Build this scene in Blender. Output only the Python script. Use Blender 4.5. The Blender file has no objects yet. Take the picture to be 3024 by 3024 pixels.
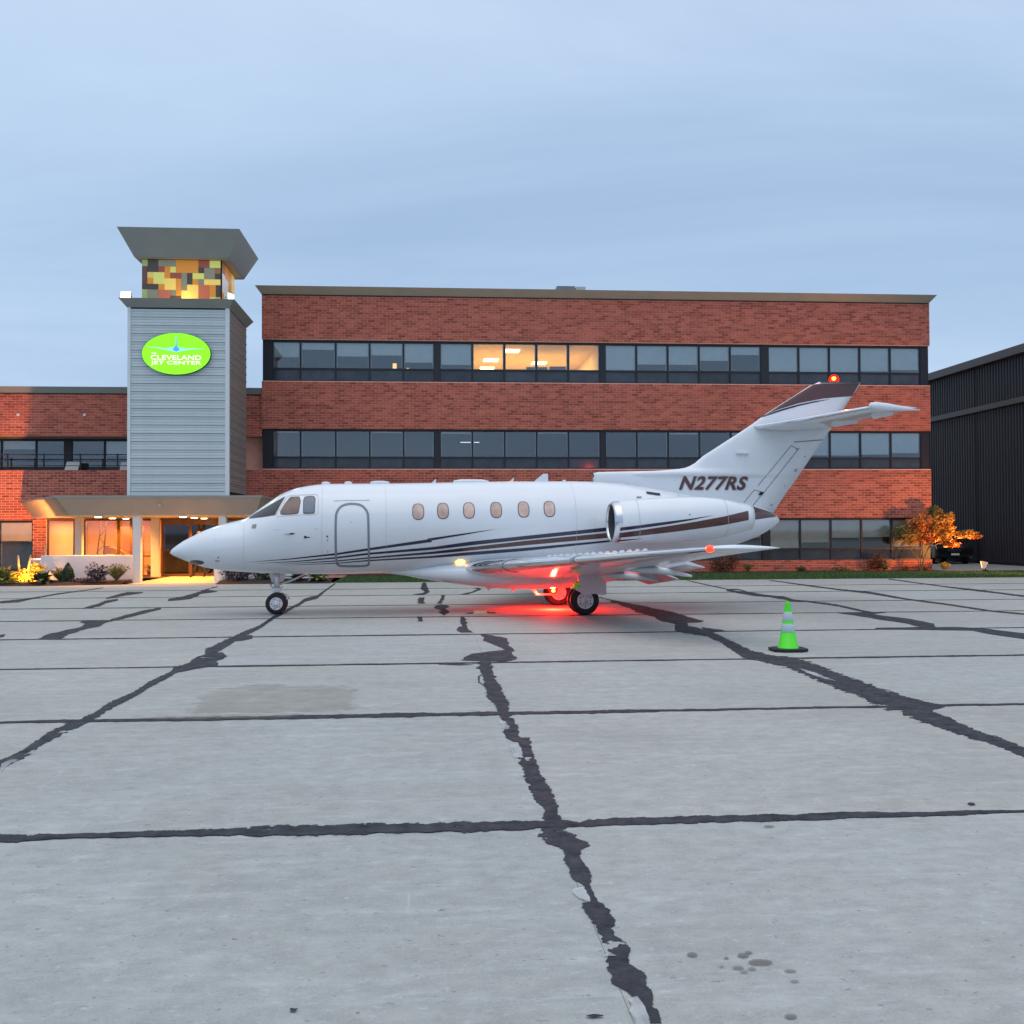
import bpy, bmesh, math, random
from mathutils import Vector, Matrix
random.seed(7)
SC = bpy.context.scene
COL = SC.collection
R = math.radians

# ------------------------------------------------------------------ camera
CAM_H, FPX, CPX = 1.75, 3024.0, 1512.0
YAW, PIT, ROL = R(-4.4553), R(1.0678), R(-0.2387)
CAMROT = Matrix.Rotation(YAW, 3, 'Z') @ Matrix.Rotation(PIT, 3, 'X') @ Matrix.Rotation(-ROL, 3, 'Y')
cd = bpy.data.cameras.new('camera'); cam = bpy.data.objects.new('camera', cd); COL.objects.link(cam)
cd.sensor_width = 36.0; cd.lens = 36.0; cd.clip_start = 0.1; cd.clip_end = 3000
cam.matrix_world = Matrix.Translation((0, 0, CAM_H)) @ (CAMROT @ Matrix.Rotation(R(90), 3, 'X')).to_4x4()
SC.camera = cam
SC.view_settings.view_transform = 'Standard'; SC.view_settings.look = 'None'
SC.view_settings.exposure = 0.0; SC.view_settings.gamma = 1.0; SC.view_settings.use_curve_mapping = False
SC.cycles.use_denoising = True
SC.cycles.max_bounces = 6; SC.cycles.transparent_max_bounces = 16
SC.cycles.sample_clamp_indirect = 4.0

def lin(v):
    v /= 255.0
    return v / 12.92 if v <= 0.04045 else ((v + 0.055) / 1.055) ** 2.4
def srgb(r, g, b): return (lin(r), lin(g), lin(b))

# ------------------------------------------------------------------ sky and sun (overcast dusk)
SUN_EL, SUN_ROT = R(66), R(200)
world = bpy.data.worlds.new('World'); SC.world = world; world.use_nodes = True
wt = world.node_tree; wn = wt.nodes; wl = wt.links
bg = wn['Background']; bg.inputs['Strength'].default_value = 0.1
sky = wn.new('ShaderNodeTexSky'); sky.sky_type = 'NISHITA'; sky.sun_disc = False
sky.sun_elevation = SUN_EL; sky.sun_rotation = SUN_ROT
tc = wn.new('ShaderNodeTexCoord'); sp = wn.new('ShaderNodeSeparateXYZ'); wl.new(tc.outputs['Generated'], sp.inputs[0])
def wmath(op, a, b=None):
    n = wn.new('ShaderNodeMath'); n.operation = op
    for i, v in enumerate((a, b)):
        if v is None: continue
        if isinstance(v, (int, float)): n.inputs[i].default_value = v
        else: wl.new(v, n.inputs[i])
    return n.outputs[0]
ramp = wn.new('ShaderNodeValToRGB'); wl.new(sp.outputs['Z'], ramp.inputs[0])
el = ramp.color_ramp.elements
el[0].position = 0.0; el[0].color = (4.9, 6.3, 8.9, 1)
el[1].position = 1.0; el[1].color = (15.5, 15.6, 16.2, 1)
for p, c in ((0.10, (5.15, 6.8, 9.1)), (0.22, (4.65, 6.35, 8.7)), (0.36, (5.1, 6.8, 9.1)), (0.50, (5.8, 7.3, 9.5)), (0.72, (9.0, 10.0, 11.8))):
    e = el.new(p); e.color = (*c, 1)
# cloud layer: direction projected on a flat deck, so the bands close up towards the horizon
zz = wmath('ADD', wmath('MAXIMUM', sp.outputs['Z'], 0.0), 0.16)
cu = wmath('DIVIDE', sp.outputs['X'], zz); cv = wmath('DIVIDE', sp.outputs['Y'], zz)
cx = wn.new('ShaderNodeCombineXYZ'); wl.new(cu, cx.inputs[0]); wl.new(cv, cx.inputs[1])
n1 = wn.new('ShaderNodeTexNoise'); n1.inputs['Scale'].default_value = 0.85; n1.inputs['Detail'].default_value = 9; n1.inputs['Roughness'].default_value = 0.56
n1.inputs['Distortion'].default_value = 0.5
mp = wn.new('ShaderNodeMapping'); mp.inputs['Scale'].default_value = (0.55, 1.25, 1); mp.inputs['Location'].default_value = (3.1, 1.7, 0)
mp.inputs['Rotation'].default_value = (0, 0, 0.25)
wl.new(cx.outputs[0], mp.inputs[0]); wl.new(mp.outputs[0], n1.inputs[0])
cr = wn.new('ShaderNodeValToRGB'); wl.new(n1.outputs[0], cr.inputs[0])
cr.color_ramp.elements[0].position = 0.30; cr.color_ramp.elements[0].color = (0.80, 0.83, 0.88, 1)
cr.color_ramp.elements[1].position = 0.72; cr.color_ramp.elements[1].color = (1.17, 1.14, 1.09, 1)
mul = wn.new('ShaderNodeMix'); mul.data_type = 'RGBA'; mul.blend_type = 'MULTIPLY'; mul.inputs[0].default_value = 1.0
wl.new(ramp.outputs[0], mul.inputs[6]); wl.new(cr.outputs[0], mul.inputs[7])
mx = wn.new('ShaderNodeMix'); mx.data_type = 'RGBA'; mx.inputs[0].default_value = 0.06
wl.new(mul.outputs[2], mx.inputs[6]); wl.new(sky.outputs[0], mx.inputs[7])
wl.new(mx.outputs[2], bg.inputs['Color'])

def lamp(name, typ, loc, energy, color, target=None, **kw):
    d = bpy.data.lights.new(name, typ); d.energy = energy; d.color = color
    for k, v in kw.items(): setattr(d, k, v)
    o = bpy.data.objects.new(name, d); COL.objects.link(o); o.location = loc
    if target is not None:
        o.rotation_euler = (Vector(target) - Vector(loc)).to_track_quat('-Z', 'Y').to_euler()
    return o
sdir = Vector((math.sin(SUN_ROT) * math.cos(SUN_EL), math.cos(SUN_ROT) * math.cos(SUN_EL), math.sin(SUN_EL)))
lamp('sun', 'SUN', sdir * 100, 0.45, (1.0, 0.95, 0.9), (0, 0, 0), angle=R(60))

# ------------------------------------------------------------------ photo pixel (3024 grid) -> point on a real plane
def ray(px, py):
    return CAMROT @ Vector(((px - CPX) / FPX, 1.0, -(py - CPX) / FPX))
def on_ground(px, py):
    r = ray(px, py); t = -CAM_H / r.z; return (r.x * t, r.y * t)
def on_wall(px, py, Y):
    r = ray(px, py); t = Y / r.y; return (r.x * t, CAM_H + r.z * t)
def on_level(px, py, z):
    r = ray(px, py); t = (z - CAM_H) / r.z; return (r.x * t, r.y * t)

# ------------------------------------------------------------------ materials
MATS = {}
def mat(name, col, rough=0.6, metal=0.0, var=0.0, scale=8.0, bump=0.0, bscale=40.0, spec=0.5, coat=0.0, emit=None, estr=0.0,
        objrand=0.0, attr=None, col2=None, stretch=(1, 1, 1)):
    if name in MATS: return MATS[name]
    m = bpy.data.materials.new(name); m.use_nodes = True; nt = m.node_tree; n = nt.nodes; L = nt.links
    b = n['Principled BSDF']
    b.inputs['Base Color'].default_value = (*col, 1); b.inputs['Roughness'].default_value = rough
    b.inputs['Metallic'].default_value = metal; b.inputs['Specular IOR Level'].default_value = spec
    b.inputs['Coat Weight'].default_value = coat; b.inputs['Coat Roughness'].default_value = 0.06
    out = None
    if var or col2 or attr or objrand:
        t = n.new('ShaderNodeTexCoord'); mpn = n.new('ShaderNodeMapping'); mpn.inputs['Scale'].default_value = stretch
        L.new(t.outputs['Object'], mpn.inputs[0])
        no = n.new('ShaderNodeTexNoise'); no.inputs['Scale'].default_value = scale; no.inputs['Detail'].default_value = 5
        L.new(mpn.outputs[0], no.inputs[0])
        mixn = n.new('ShaderNodeMix'); mixn.data_type = 'RGBA'
        c2 = col2 or tuple(min(1, x * (1 + var)) for x in col); c1 = col if col2 else tuple(x * (1 - var) for x in col)
        mixn.inputs[6].default_value = (*c1, 1); mixn.inputs[7].default_value = (*c2, 1)
        rr = n.new('ShaderNodeMapRange'); rr.inputs[1].default_value = 0.3; rr.inputs[2].default_value = 0.7
        L.new(no.outputs[0], rr.inputs[0])
        if attr:
            a = n.new('ShaderNodeAttribute'); a.attribute_name = attr
            ad = n.new('ShaderNodeMath'); ad.operation = 'MULTIPLY_ADD'; ad.inputs[1].default_value = 0.3
            L.new(rr.outputs[0], ad.inputs[0]); L.new(a.outputs['Fac'], ad.inputs[2])
            L.new(ad.outputs[0], mixn.inputs[0])
        else:
            L.new(rr.outputs[0], mixn.inputs[0])
        out = mixn.outputs[2]
        if objrand:
            oi = n.new('ShaderNodeObjectInfo'); mr = n.new('ShaderNodeMapRange')
            mr.inputs[3].default_value = 1 - objrand; mr.inputs[4].default_value = 1 + objrand
            L.new(oi.outputs['Random'], mr.inputs[0])
            mm = n.new('ShaderNodeMix'); mm.data_type = 'RGBA'; mm.blend_type = 'MULTIPLY'; mm.inputs[0].default_value = 1
            L.new(out, mm.inputs[6]); L.new(mr.outputs[0], mm.inputs[7]); out = mm.outputs[2]
        L.new(out, b.inputs['Base Color'])
    if bump:
        t2 = n.new('ShaderNodeTexCoord'); nb = n.new('ShaderNodeTexNoise'); nb.inputs['Scale'].default_value = bscale; nb.inputs['Detail'].default_value = 4
        L.new(t2.outputs['Object'], nb.inputs[0])
        bn = n.new('ShaderNodeBump'); bn.inputs['Strength'].default_value = bump; bn.inputs['Distance'].default_value = 0.01
        L.new(nb.outputs[0], bn.inputs['Height']); L.new(bn.outputs[0], b.inputs['Normal'])
    if emit:
        b.inputs['Emission Color'].default_value = (*emit, 1); b.inputs['Emission Strength'].default_value = estr
    MATS[name] = m
    return m

def glass_mat(name, tint, trans, rough=0.03):
    """window pane: a clear sheet that reflects by angle and lets a tinted share of the room through"""
    if name in MATS: return MATS[name]
    m = bpy.data.materials.new(name); m.use_nodes = True; nt = m.node_tree; n = nt.nodes; L = nt.links
    n.remove(n['Principled BSDF'])
    fr = n.new('ShaderNodeFresnel'); fr.inputs['IOR'].default_value = 1.52
    md = n.new('ShaderNodeMath'); md.operation = 'MULTIPLY_ADD'; md.inputs[1].default_value = 1.3; md.inputs[2].default_value = 0.03
    L.new(fr.outputs[0], md.inputs[0])
    gl = n.new('ShaderNodeBsdfGlossy'); gl.inputs['Roughness'].default_value = rough; gl.inputs['Color'].default_value = (0.9, 0.95, 1, 1)
    tr = n.new('ShaderNodeBsdfTransparent'); tr.inputs['Color'].default_value = (*[c * trans for c in tint], 1)
    mi = n.new('ShaderNodeMixShader'); L.new(md.outputs[0], mi.inputs[0]); L.new(tr.outputs[0], mi.inputs[1]); L.new(gl.outputs[0], mi.inputs[2])
    L.new(mi.outputs[0], n['Material Output'].inputs[0])
    MATS[name] = m
    return m

def tar_mat(name, wear):
    """bitumen joint filler: ragged towards its edges, flaked away in places"""
    m = bpy.data.materials.new(name); m.use_nodes = True; nt = m.node_tree; n = nt.nodes; L = nt.links
    b = n['Principled BSDF']
    g = n.new('ShaderNodeNewGeometry')
    def noise(scale, detail, rough=.6, stretch=(1, 1, 1)):
        mp_ = n.new('ShaderNodeMapping'); mp_.inputs['Scale'].default_value = stretch; L.new(g.outputs['Position'], mp_.inputs[0])
        no = n.new('ShaderNodeTexNoise'); no.inputs['Scale'].default_value = scale; no.inputs['Detail'].default_value = detail; no.inputs['Roughness'].default_value = rough
        L.new(mp_.outputs[0], no.inputs[0]); return no.outputs[0]
    def ma(op, a, c, d=None):
        x = n.new('ShaderNodeMath'); x.operation = op
        for k, v in enumerate((a, c, d)):
            if v is None: continue
            if isinstance(v, (int, float)): x.inputs[k].default_value = v
            else: L.new(v, x.inputs[k])
        return x.outputs[0]
    cr = n.new('ShaderNodeValToRGB'); cr.color_ramp.elements[0].position = .3; cr.color_ramp.elements[0].color = (0.012, 0.0145, 0.019, 1); cr.color_ramp.elements[1].position = .75; cr.color_ramp.elements[1].color = (0.060, 0.068, 0.080, 1)
    L.new(noise(9, 8, .7), cr.inputs[0]); L.new(cr.outputs[0], b.inputs['Base Color'])
    rr = n.new('ShaderNodeMapRange'); rr.inputs[1].default_value = .35; rr.inputs[2].default_value = .65; rr.inputs[3].default_value = .6; rr.inputs[4].default_value = .9; b.inputs['Specular IOR Level'].default_value = .22
    L.new(noise(5, 4), rr.inputs[0]); L.new(rr.outputs[0], b.inputs['Roughness'])
    bp = n.new('ShaderNodeBump'); bp.inputs['Strength'].default_value = .6; bp.inputs['Distance'].default_value = .01; L.new(noise(40, 5), bp.inputs['Height']); L.new(bp.outputs[0], b.inputs['Normal'])
    at = n.new('ShaderNodeAttribute'); at.attribute_name = 'edge'
    v = ma('MULTIPLY_ADD', ma('SUBTRACT', noise(7, 9, .68, (1, 1.5, 1)), .5), 2.6, at.outputs['Fac'])
    v = ma('MULTIPLY_ADD', ma('MAXIMUM', ma('SUBTRACT', noise(3.3, 5, .6), wear), 0.0), -14.0, v)
    gt = ma('GREATER_THAN', v, .32)
    tr = n.new('ShaderNodeBsdfTransparent'); mi = n.new('ShaderNodeMixShader')
    L.new(gt, mi.inputs[0]); L.new(tr.outputs[0], mi.inputs[1]); L.new(b.outputs[0], mi.inputs[2])
    L.new(mi.outputs[0], n['Material Output'].inputs[0])
    MATS[name] = m
    return m

def concrete_mat():
    m = bpy.data.materials.new('apron_concrete'); m.use_nodes = True; nt = m.node_tree; n = nt.nodes; L = nt.links
    b = n['Principled BSDF']; b.inputs['Roughness'].default_value = 0.62; b.inputs['Specular IOR Level'].default_value = 0.12
    g = n.new('ShaderNodeNewGeometry')
    def noise(scale, detail, stretch=(1, 1, 1), rough=0.5, dist=0.0):
        mpn = n.new('ShaderNodeMapping'); mpn.inputs['Scale'].default_value = stretch; L.new(g.outputs['Position'], mpn.inputs[0])
        no = n.new('ShaderNodeTexNoise'); no.inputs['Scale'].default_value = scale; no.inputs['Detail'].default_value = detail
        no.inputs['Roughness'].default_value = rough; no.inputs['Distortion'].default_value = dist
        L.new(mpn.outputs[0], no.inputs[0]); return no.outputs[0]
    def rng(src, a, bb, c, d):
        r = n.new('ShaderNodeMapRange'); r.inputs[1].default_value = a; r.inputs[2].default_value = bb; r.inputs[3].default_value = c; r.inputs[4].default_value = d
        L.new(src, r.inputs[0]); return r.outputs[0]
    def mixc(fac, a, bb, mode='MIX'):
        x = n.new('ShaderNodeMix'); x.data_type = 'RGBA'; x.blend_type = mode
        if isinstance(fac, (int, float)): x.inputs[0].default_value = fac
        else: L.new(fac, x.inputs[0])
        for i, v in ((6, a), (7, bb)):
            if isinstance(v, tuple): x.inputs[i].default_value = (*v, 1)
            else: L.new(v, x.inputs[i])
        return x.outputs[2]
    oi = n.new('ShaderNodeObjectInfo')
    base = mixc(oi.outputs['Random'], (0.375, 0.400, 0.393), (0.418, 0.418, 0.382))
    base = mixc(rng(noise(0.32, 5, (1, 1, 1), .6, .6), 0.40, 0.66, 0, .8), base, (0.325, 0.330, 0.297))                  # broad staining
    base = mixc(rng(noise(1.1, 8, (0.7, 1.2, 1), .65), 0.5, 0.72, 0, .55), base, (0.265, 0.278, 0.268))                  # mottling
    base = mixc(rng(noise(2.6, 9, (0.28, 2.0, 1), .68, .3), 0.53, 0.70, 0, .75), base, (0.475, 0.495, 0.495))               # pale broom streaks
    base = mixc(rng(noise(0.9, 9, (0.12, 7.0, 1), .72, .5), 0.60, 0.70, 0, .6), base, (0.53, 0.55, 0.55))                   # thin scuffs along the slab
    base = mixc(rng(noise(1.3, 9, (4.5, .5, 1), .72, 1.2), 0.645, 0.70, 0, .5), base, (0.50, 0.52, 0.52))                    # scuffs across it
    base = mixc(rng(noise(7.0, 9, (0.8, 1.2, 1), .72), 0.36, 0.62, .5, 0), base, (0.195, 0.205, 0.20))                    # patchy laitance
    base = mixc(rng(noise(16, 6, (0.7, 1.3, 1), .7), 0.58, 0.66, 0, .55), base, (0.49, 0.51, 0.50))                         # pale flecks
    base = mixc(rng(noise(21, 5, (0.8, 1.3, 1), .62), 0.635, 0.68, 0, .75), base, (0.115, 0.125, 0.125))                   # pits
    base = mixc(rng(noise(75, 3), 0.3, 0.7, 0, 0.30), base, (0.50, 0.51, 0.50))                                          # sandy grain
    L.new(base, b.inputs['Base Color'])
    L.new(rng(noise(0.8, 3), 0.3, 0.7, 0.78, 0.95), b.inputs['Roughness'])
    bn = n.new('ShaderNodeBump'); bn.inputs['Strength'].default_value = 0.35; bn.inputs['Distance'].default_value = 0.006
    L.new(noise(55, 5), bn.inputs['Height']); L.new(bn.outputs[0], b.inputs['Normal'])
    MATS['apron_concrete'] = m
    return m

M_CONC = concrete_mat()
M_TAR = tar_mat('tar', 0.66)
M_TARW = tar_mat('tar_worn', 0.605)
M_JOINT = mat('joint_filler', (0.03, 0.032, 0.036), 0.8)
M_WHITE = mat('aircraft_white', (0.70, 0.735, 0.775), 0.2, var=0.02, scale=1.5, coat=0.45)
M_GREYP = mat('aircraft_grey', (0.36, 0.37, 0.39), 0.35, coat=0.2)
M_NAVY = mat('stripe_navy', (0.012, 0.016, 0.045), 0.22, coat=0.5)
M_BROWN = mat('stripe_brown', (0.085, 0.030, 0.028), 0.25, coat=0.5)
M_CHROME = mat('polished_metal', (0.82, 0.83, 0.85), 0.12, 1.0, var=0.04, scale=3)
M_STEEL = mat('gear_metal', (0.55, 0.57, 0.6), 0.38, 0.5, var=0.1, scale=20)
M_RUBBER = mat('tyre_rubber', (0.013, 0.013, 0.015), 0.75, var=0.2, scale=30)
M_DARK = mat('dark_void', (0.01, 0.01, 0.011), 0.7)
M_SEAM = mat('panel_seam', (0.42, 0.43, 0.45), 0.5)
M_BRICK = mat('brick', (0.185, 0.030, 0.020), 0.85, attr='tone', col2=(0.64, 0.18, 0.115), scale=25, bump=0.4, bscale=60)
M_MORTAR = mat('mortar', (0.74, 0.42, 0.33), 0.95, var=0.12, scale=4)
M_FRAME = mat('window_frame', (0.010, 0.011, 0.018), 0.45)
M_GLASS = glass_mat('pane_glass', (0.93, 0.98, 1.0), 0.98)
M_SPAND = mat('spandrel_glass', (0.035, 0.045, 0.062), 0.09, var=0.3, scale=2, objrand=.25)
M_RAIL = mat('side_rail_grey', (0.42, 0.42, 0.43), 0.7)
M_BLIND = mat('roller_blind', (0.74, 0.72, 0.68), 0.9, var=0.05, scale=3)
M_BLIND2 = mat('roller_blind_tan', (0.78, 0.58, 0.40), 0.9, var=0.06, scale=3)
M_ROOM = mat('room_surface', (0.16, 0.17, 0.18), 0.9)
M_WARMROOM = mat('lit_room_surface', (0.72, 0.55, 0.30), 0.9, var=0.06, scale=2)
M_FASCIA = mat('fascia_metal', (0.42, 0.355, 0.27), 0.5, var=0.06, scale=1.2)
M_FASCIA_D = mat('fascia_dark', (0.25, 0.27, 0.25), 0.5, var=0.05, scale=1.5)
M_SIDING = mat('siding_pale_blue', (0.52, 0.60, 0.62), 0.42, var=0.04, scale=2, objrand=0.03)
M_SIDING2 = mat('siding_shaded_taupe', (0.27, 0.24, 0.215), 0.5, var=0.05, scale=2, objrand=0.04)  # side copy of the siding: shade and brick bounce put into its colour
M_TRIM = mat('corner_trim', (0.62, 0.68, 0.70), 0.4)
M_WPLASTER = mat('white_render', (0.70, 0.71, 0.74), 0.75, var=0.03, scale=3)
M_HANGAR = mat('hangar_cladding', (0.032, 0.034, 0.042), 0.5, var=0.12, scale=0.8, objrand=0.08)
M_HTRIM = mat('hangar_trim', (0.075, 0.073, 0.07), 0.5, var=0.08)
M_MULCH = mat('mulch', (0.028, 0.018, 0.016), 0.95, var=0.4, scale=30, bump=1.0, bscale=60)
M_SOILG = mat('turf_ground', (0.035, 0.075, 0.018), 0.95, var=0.25, scale=6)
M_GRASS = mat('grass_blade', (0.045, 0.115, 0.022), 0.7, var=0.3, scale=2.5)
M_ASPH = mat('driveway', (0.26, 0.265, 0.27), 0.85, var=0.1, scale=3)
M_FIELD = mat('far_ground', (0.10, 0.11, 0.08), 0.95, var=0.2, scale=0.05)

# ------------------------------------------------------------------ mesh builder
class MB:
    def __init__(s): s.v = []; s.f = []; s.m = []; s.t = []; s.sm = []
    def add(s, vs, fs, m=0, tone=0.0, smooth=False):
        o = len(s.v); s.v += [tuple(v) for v in vs]
        for f in fs:
            s.f.append(tuple(i + o for i in f)); s.m.append(m); s.t.append(tone); s.sm.append(smooth)
        return s
    def box(s, x0, x1, y0, y1, z0, z1, m=0, tone=0.0):
        v = [(x0, y0, z0), (x1, y0, z0), (x1, y1, z0), (x0, y1, z0), (x0, y0, z1), (x1, y0, z1), (x1, y1, z1), (x0, y1, z1)]
        return s.add(v, [(0, 3, 2, 1), (4, 5, 6, 7), (0, 1, 5, 4), (1, 2, 6, 5), (2, 3, 7, 6), (3, 0, 4, 7)], m, tone)
    def hexa(s, b, t, m=0):
        """two quads (bottom loop, top loop) joined"""
        return s.add(list(b) + list(t), [(3, 2, 1, 0), (4, 5, 6, 7), (0, 1, 5, 4), (1, 2, 6, 5), (2, 3, 7, 6), (3, 0, 4, 7)], m)
    def prism(s, poly, fn, a, b, m=0, smooth=False):
        """extrude 2-D polygon; fn(u, v, w) -> xyz, w from a to b"""
        n = len(poly); v = [fn(p[0], p[1], a) for p in poly] + [fn(p[0], p[1], b) for p in poly]
        f = [tuple(range(n - 1, -1, -1)), tuple(range(n, 2 * n))] + [(i, (i + 1) % n, n + (i + 1) % n, n + i) for i in range(n)]
        return s.add(v, f, m, 0.0, smooth)
    def loft(s, rings, m=0, smooth=True, closed=True, caps=True):
        n = len(rings[0]); v = [p for r in rings for p in r]; f = []
        for i in range(len(rings) - 1):
            for j in range(n if closed else n - 1):
                k = (j + 1) % n
                f.append((i * n + j, i * n + k, (i + 1) * n + k, (i + 1) * n + j))
        if caps and closed:
            f.append(tuple(range(n - 1, -1, -1))); f.append(tuple((len(rings) - 1) * n + j for j in range(n)))
        return s.add(v, f, m, 0.0, smooth)
    def tube(s, path, rad, n=8, m=0, caps=True):
        path = [Vector(p) for p in path]
        if isinstance(rad, (int, float)): rad = [rad] * len(path)
        rings = []
        for i, p in enumerate(path):
            d = (path[min(i + 1, len(path) - 1)] - path[max(i - 1, 0)]).normalized()
            a = d.cross(Vector((0, 0, 1)) if abs(d.z) < 0.95 else Vector((1, 0, 0))).normalized(); b = d.cross(a)
            rings.append([tuple(p + (a * math.cos(2 * math.pi * k / n) + b * math.sin(2 * math.pi * k / n)) * rad[i]) for k in range(n)])
        return s.loft(rings, m, True, True, caps)
    def lathe(s, prof, n, fn, m=0, smooth=True, cap=True):
        """prof [(r, h)]; fn(a, b, h) -> xyz where (a, b) is the point on the circle"""
        rings = [[fn(r * math.cos(2 * math.pi * k / n), r * math.sin(2 * math.pi * k / n), h) for k in range(n)] for r, h in prof]
        return s.loft(rings, m, smooth, True, cap)
    def build(s, name, mats, parent=None, bevel=0.0, tone=False, loc=None):
        me = bpy.data.meshes.new(name); me.from_pydata(s.v, [], s.f)
        if not isinstance(mats, (list, tuple)): mats = [mats]
        for x in mats: me.materials.append(x)
        me.polygons.foreach_set('material_index', s.m); me.polygons.foreach_set('use_smooth', s.sm)
        if tone:
            a = me.attributes.new('tone', 'FLOAT', 'FACE'); a.data.foreach_set('value', s.t)
        me.update()
        return link(name, me, parent, bevel, loc)
def link(name, me, parent=None, bevel=0.0, loc=None):
    o = bpy.data.objects.new(name, me); COL.objects.link(o)
    if parent is not None: o.parent = parent
    if loc is not None: o.location = loc
    if bevel:
        b = o.modifiers.new('bevel', 'BEVEL'); b.width = bevel; b.segments = 2; b.limit_method = 'ANGLE'
    return o
def empty(name, loc=(0, 0, 0), rz=0.0):
    o = bpy.data.objects.new(name, None); COL.objects.link(o); o.location = loc; o.rotation_euler = (0, 0, rz); o.empty_display_size = 0.2
    return o
def tag(o, label, cat, group=None):
    o['label'] = label; o['category'] = cat
    if group: o['group'] = group
    return o
def kind(o, k): o['kind'] = k; return o
def copy_tree(o, parent=None):
    c = o.copy(); COL.objects.link(c)
    if parent is not None: c.parent = parent
    for ch in list(o.children): copy_tree(ch, c)
    return c
def hsh(*a):
    return random.Random(repr(tuple(round(v, 4) for v in a))).random()
def vnoise(x, seed=0):
    i = math.floor(x); f = x - i; f = f * f * (3 - 2 * f)
    return hsh(i, seed) * (1 - f) + hsh(i + 1, seed) * f
def fnoise(x, seed=0):
    return (vnoise(x, seed) - .5) * 1.0 + (vnoise(x * 2.3, seed + 5) - .5) * .55 + (vnoise(x * 5.1, seed + 9) - .5) * .35 + (vnoise(x * 12.7, seed + 3) - .5) * .2
def text_mesh(body, size, extrude=0.0, spacing=1.0, bold=0.0):
    c = bpy.data.curves.new('lettering', 'FONT'); c.body = body; c.size = size; c.extrude = extrude; c.space_character = spacing; c.offset = bold
    c.resolution_u = 4
    o = bpy.data.objects.new('lettering', c); COL.objects.link(o)
    me = bpy.data.meshes.new_from_object(o.evaluated_get(bpy.context.evaluated_depsgraph_get()))
    bpy.data.objects.remove(o); bpy.data.curves.remove(c)
    return me
# ================================================================== GROUND
g = MB(); g.add([(-1500, -1500, -0.3), (1500, -1500, -0.3), (1500, 1500, -0.3), (-1500, 1500, -0.3)], [(0, 1, 2, 3)])
kind(g.build('ground', M_FIELD), 'structure')
g = MB(); g.box(-140, 140, -90, 35.52, -0.22, -0.16)
kind(g.build('apron_base', mat('apron_base_concrete', (0.30, 0.30, 0.29), 0.8, var=0.08, scale=0.4)), 'structure')
XL = [-8.65 - 3.7 * k for k in range(6, 0, -1)] + [-8.65, -6.39, -3.24, .71, 4.62, 9.07, 11.81, 15.34] + [15.34 + 3.7 * k for k in range(1, 6)]
YL = [-5.3, -1.5, 2.35, 6.106, 9.83, 13.636, 17.412, 21.03, 24.456, 28.308, 31.52, 35.52]
apron = kind(empty('apron'), 'structure')
for i in range(len(XL) - 1):
    for j in range(len(YL) - 1):
        w, d = XL[i + 1] - XL[i], YL[j + 1] - YL[j]; e = 0.012; ex = .0004; b = 0.006
        zt = (hsh(i, j) - .5) * 0.002
        s = MB()
        x0, x1, y0, y1 = -w / 2 + ex, w / 2 - ex, -d / 2 + e, d / 2 - e
        lo = [(x0, y0, -.16), (x1, y0, -.16), (x1, y1, -.16), (x0, y1, -.16)]
        mi = [(x0, y0, -b), (x1, y0, -b), (x1, y1, -b), (x0, y1, -b)]
        bx = .0006; tp = [(x0 + bx, y0 + b, 0), (x1 - bx, y0 + b, 0), (x1 - bx, y1 - b, 0), (x0 + bx, y1 - b, 0)]
        s.add(lo + mi + tp, [(8, 9, 10, 11)] + [(k, (k + 1) % 4, 4 + (k + 1) % 4, 4 + k) for k in range(4)] + [(4 + k, 4 + (k + 1) % 4, 8 + (k + 1) % 4, 8 + k) for k in range(4)])
        s.build('slab', M_CONC, apron, loc=((XL[i] + XL[i + 1]) / 2, (YL[j] + YL[j + 1]) / 2, zt))
jf = MB()
for x in XL: jf.box(x - .03, x + .03, YL[0], YL[-1], -.17, -.005)
for y in YL[:-1]: jf.box(XL[0], XL[-1], y - .03, y + .03, -.17, -.0135)
jf.build('joint_filler', M_JOINT, apron)

TARZ = [0.0045]
def sheet(name, poly, m, parent=apron):
    if m in (M_TAR, M_TARW):
        s = MB(); z = TARZ[0]; TARZ[0] += 0.00003; s.add([(x, y, z) for x, y in poly], [tuple(range(len(poly)))])
        o = s.build(name, m, parent); a = o.data.attributes.new('edge', 'FLOAT', 'POINT'); a.data.foreach_set('value', [.8] * len(poly)); return o
    s = MB(); z = TARZ[0]; TARZ[0] += 0.00003
    cx_ = sum(p[0] for p in poly) / len(poly); cy_ = sum(p[1] for p in poly) / len(poly); n = len(poly)
    s.add([(x, y, z) for x, y in poly] + [(x + (cx_ - x) * .35, y + (cy_ - y) * .35, z) for x, y in poly], [tuple(range(n, 2 * n))] + [(i, (i + 1) % n, n + (i + 1) % n, n + i) for i in range(n)])
    o = s.build(name, m, parent); a = o.data.attributes.new('edge', 'FLOAT', 'POINT'); a.data.foreach_set('value', [0.1] * n + [1.0] * n)
    return o
def rough_outline(poly, step, amp, seed):
    """closed ground polygon with a ragged edge"""
    out = []; n = len(poly); run = 0
    for i in range(n):
        a, b = Vector(poly[i]), Vector(poly[(i + 1) % n]); L = (b - a).length; k = max(1, int(L / step)); nn = Vector((-(b - a).y, (b - a).x)) / max(L, 1e-6)
        for q in range(k):
            p = a + (b - a) * q / k + nn * fnoise((run + L * q / k) / (step * 5), seed) * amp
            out.append((p.x, p.y))
        run += L
    return out
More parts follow.
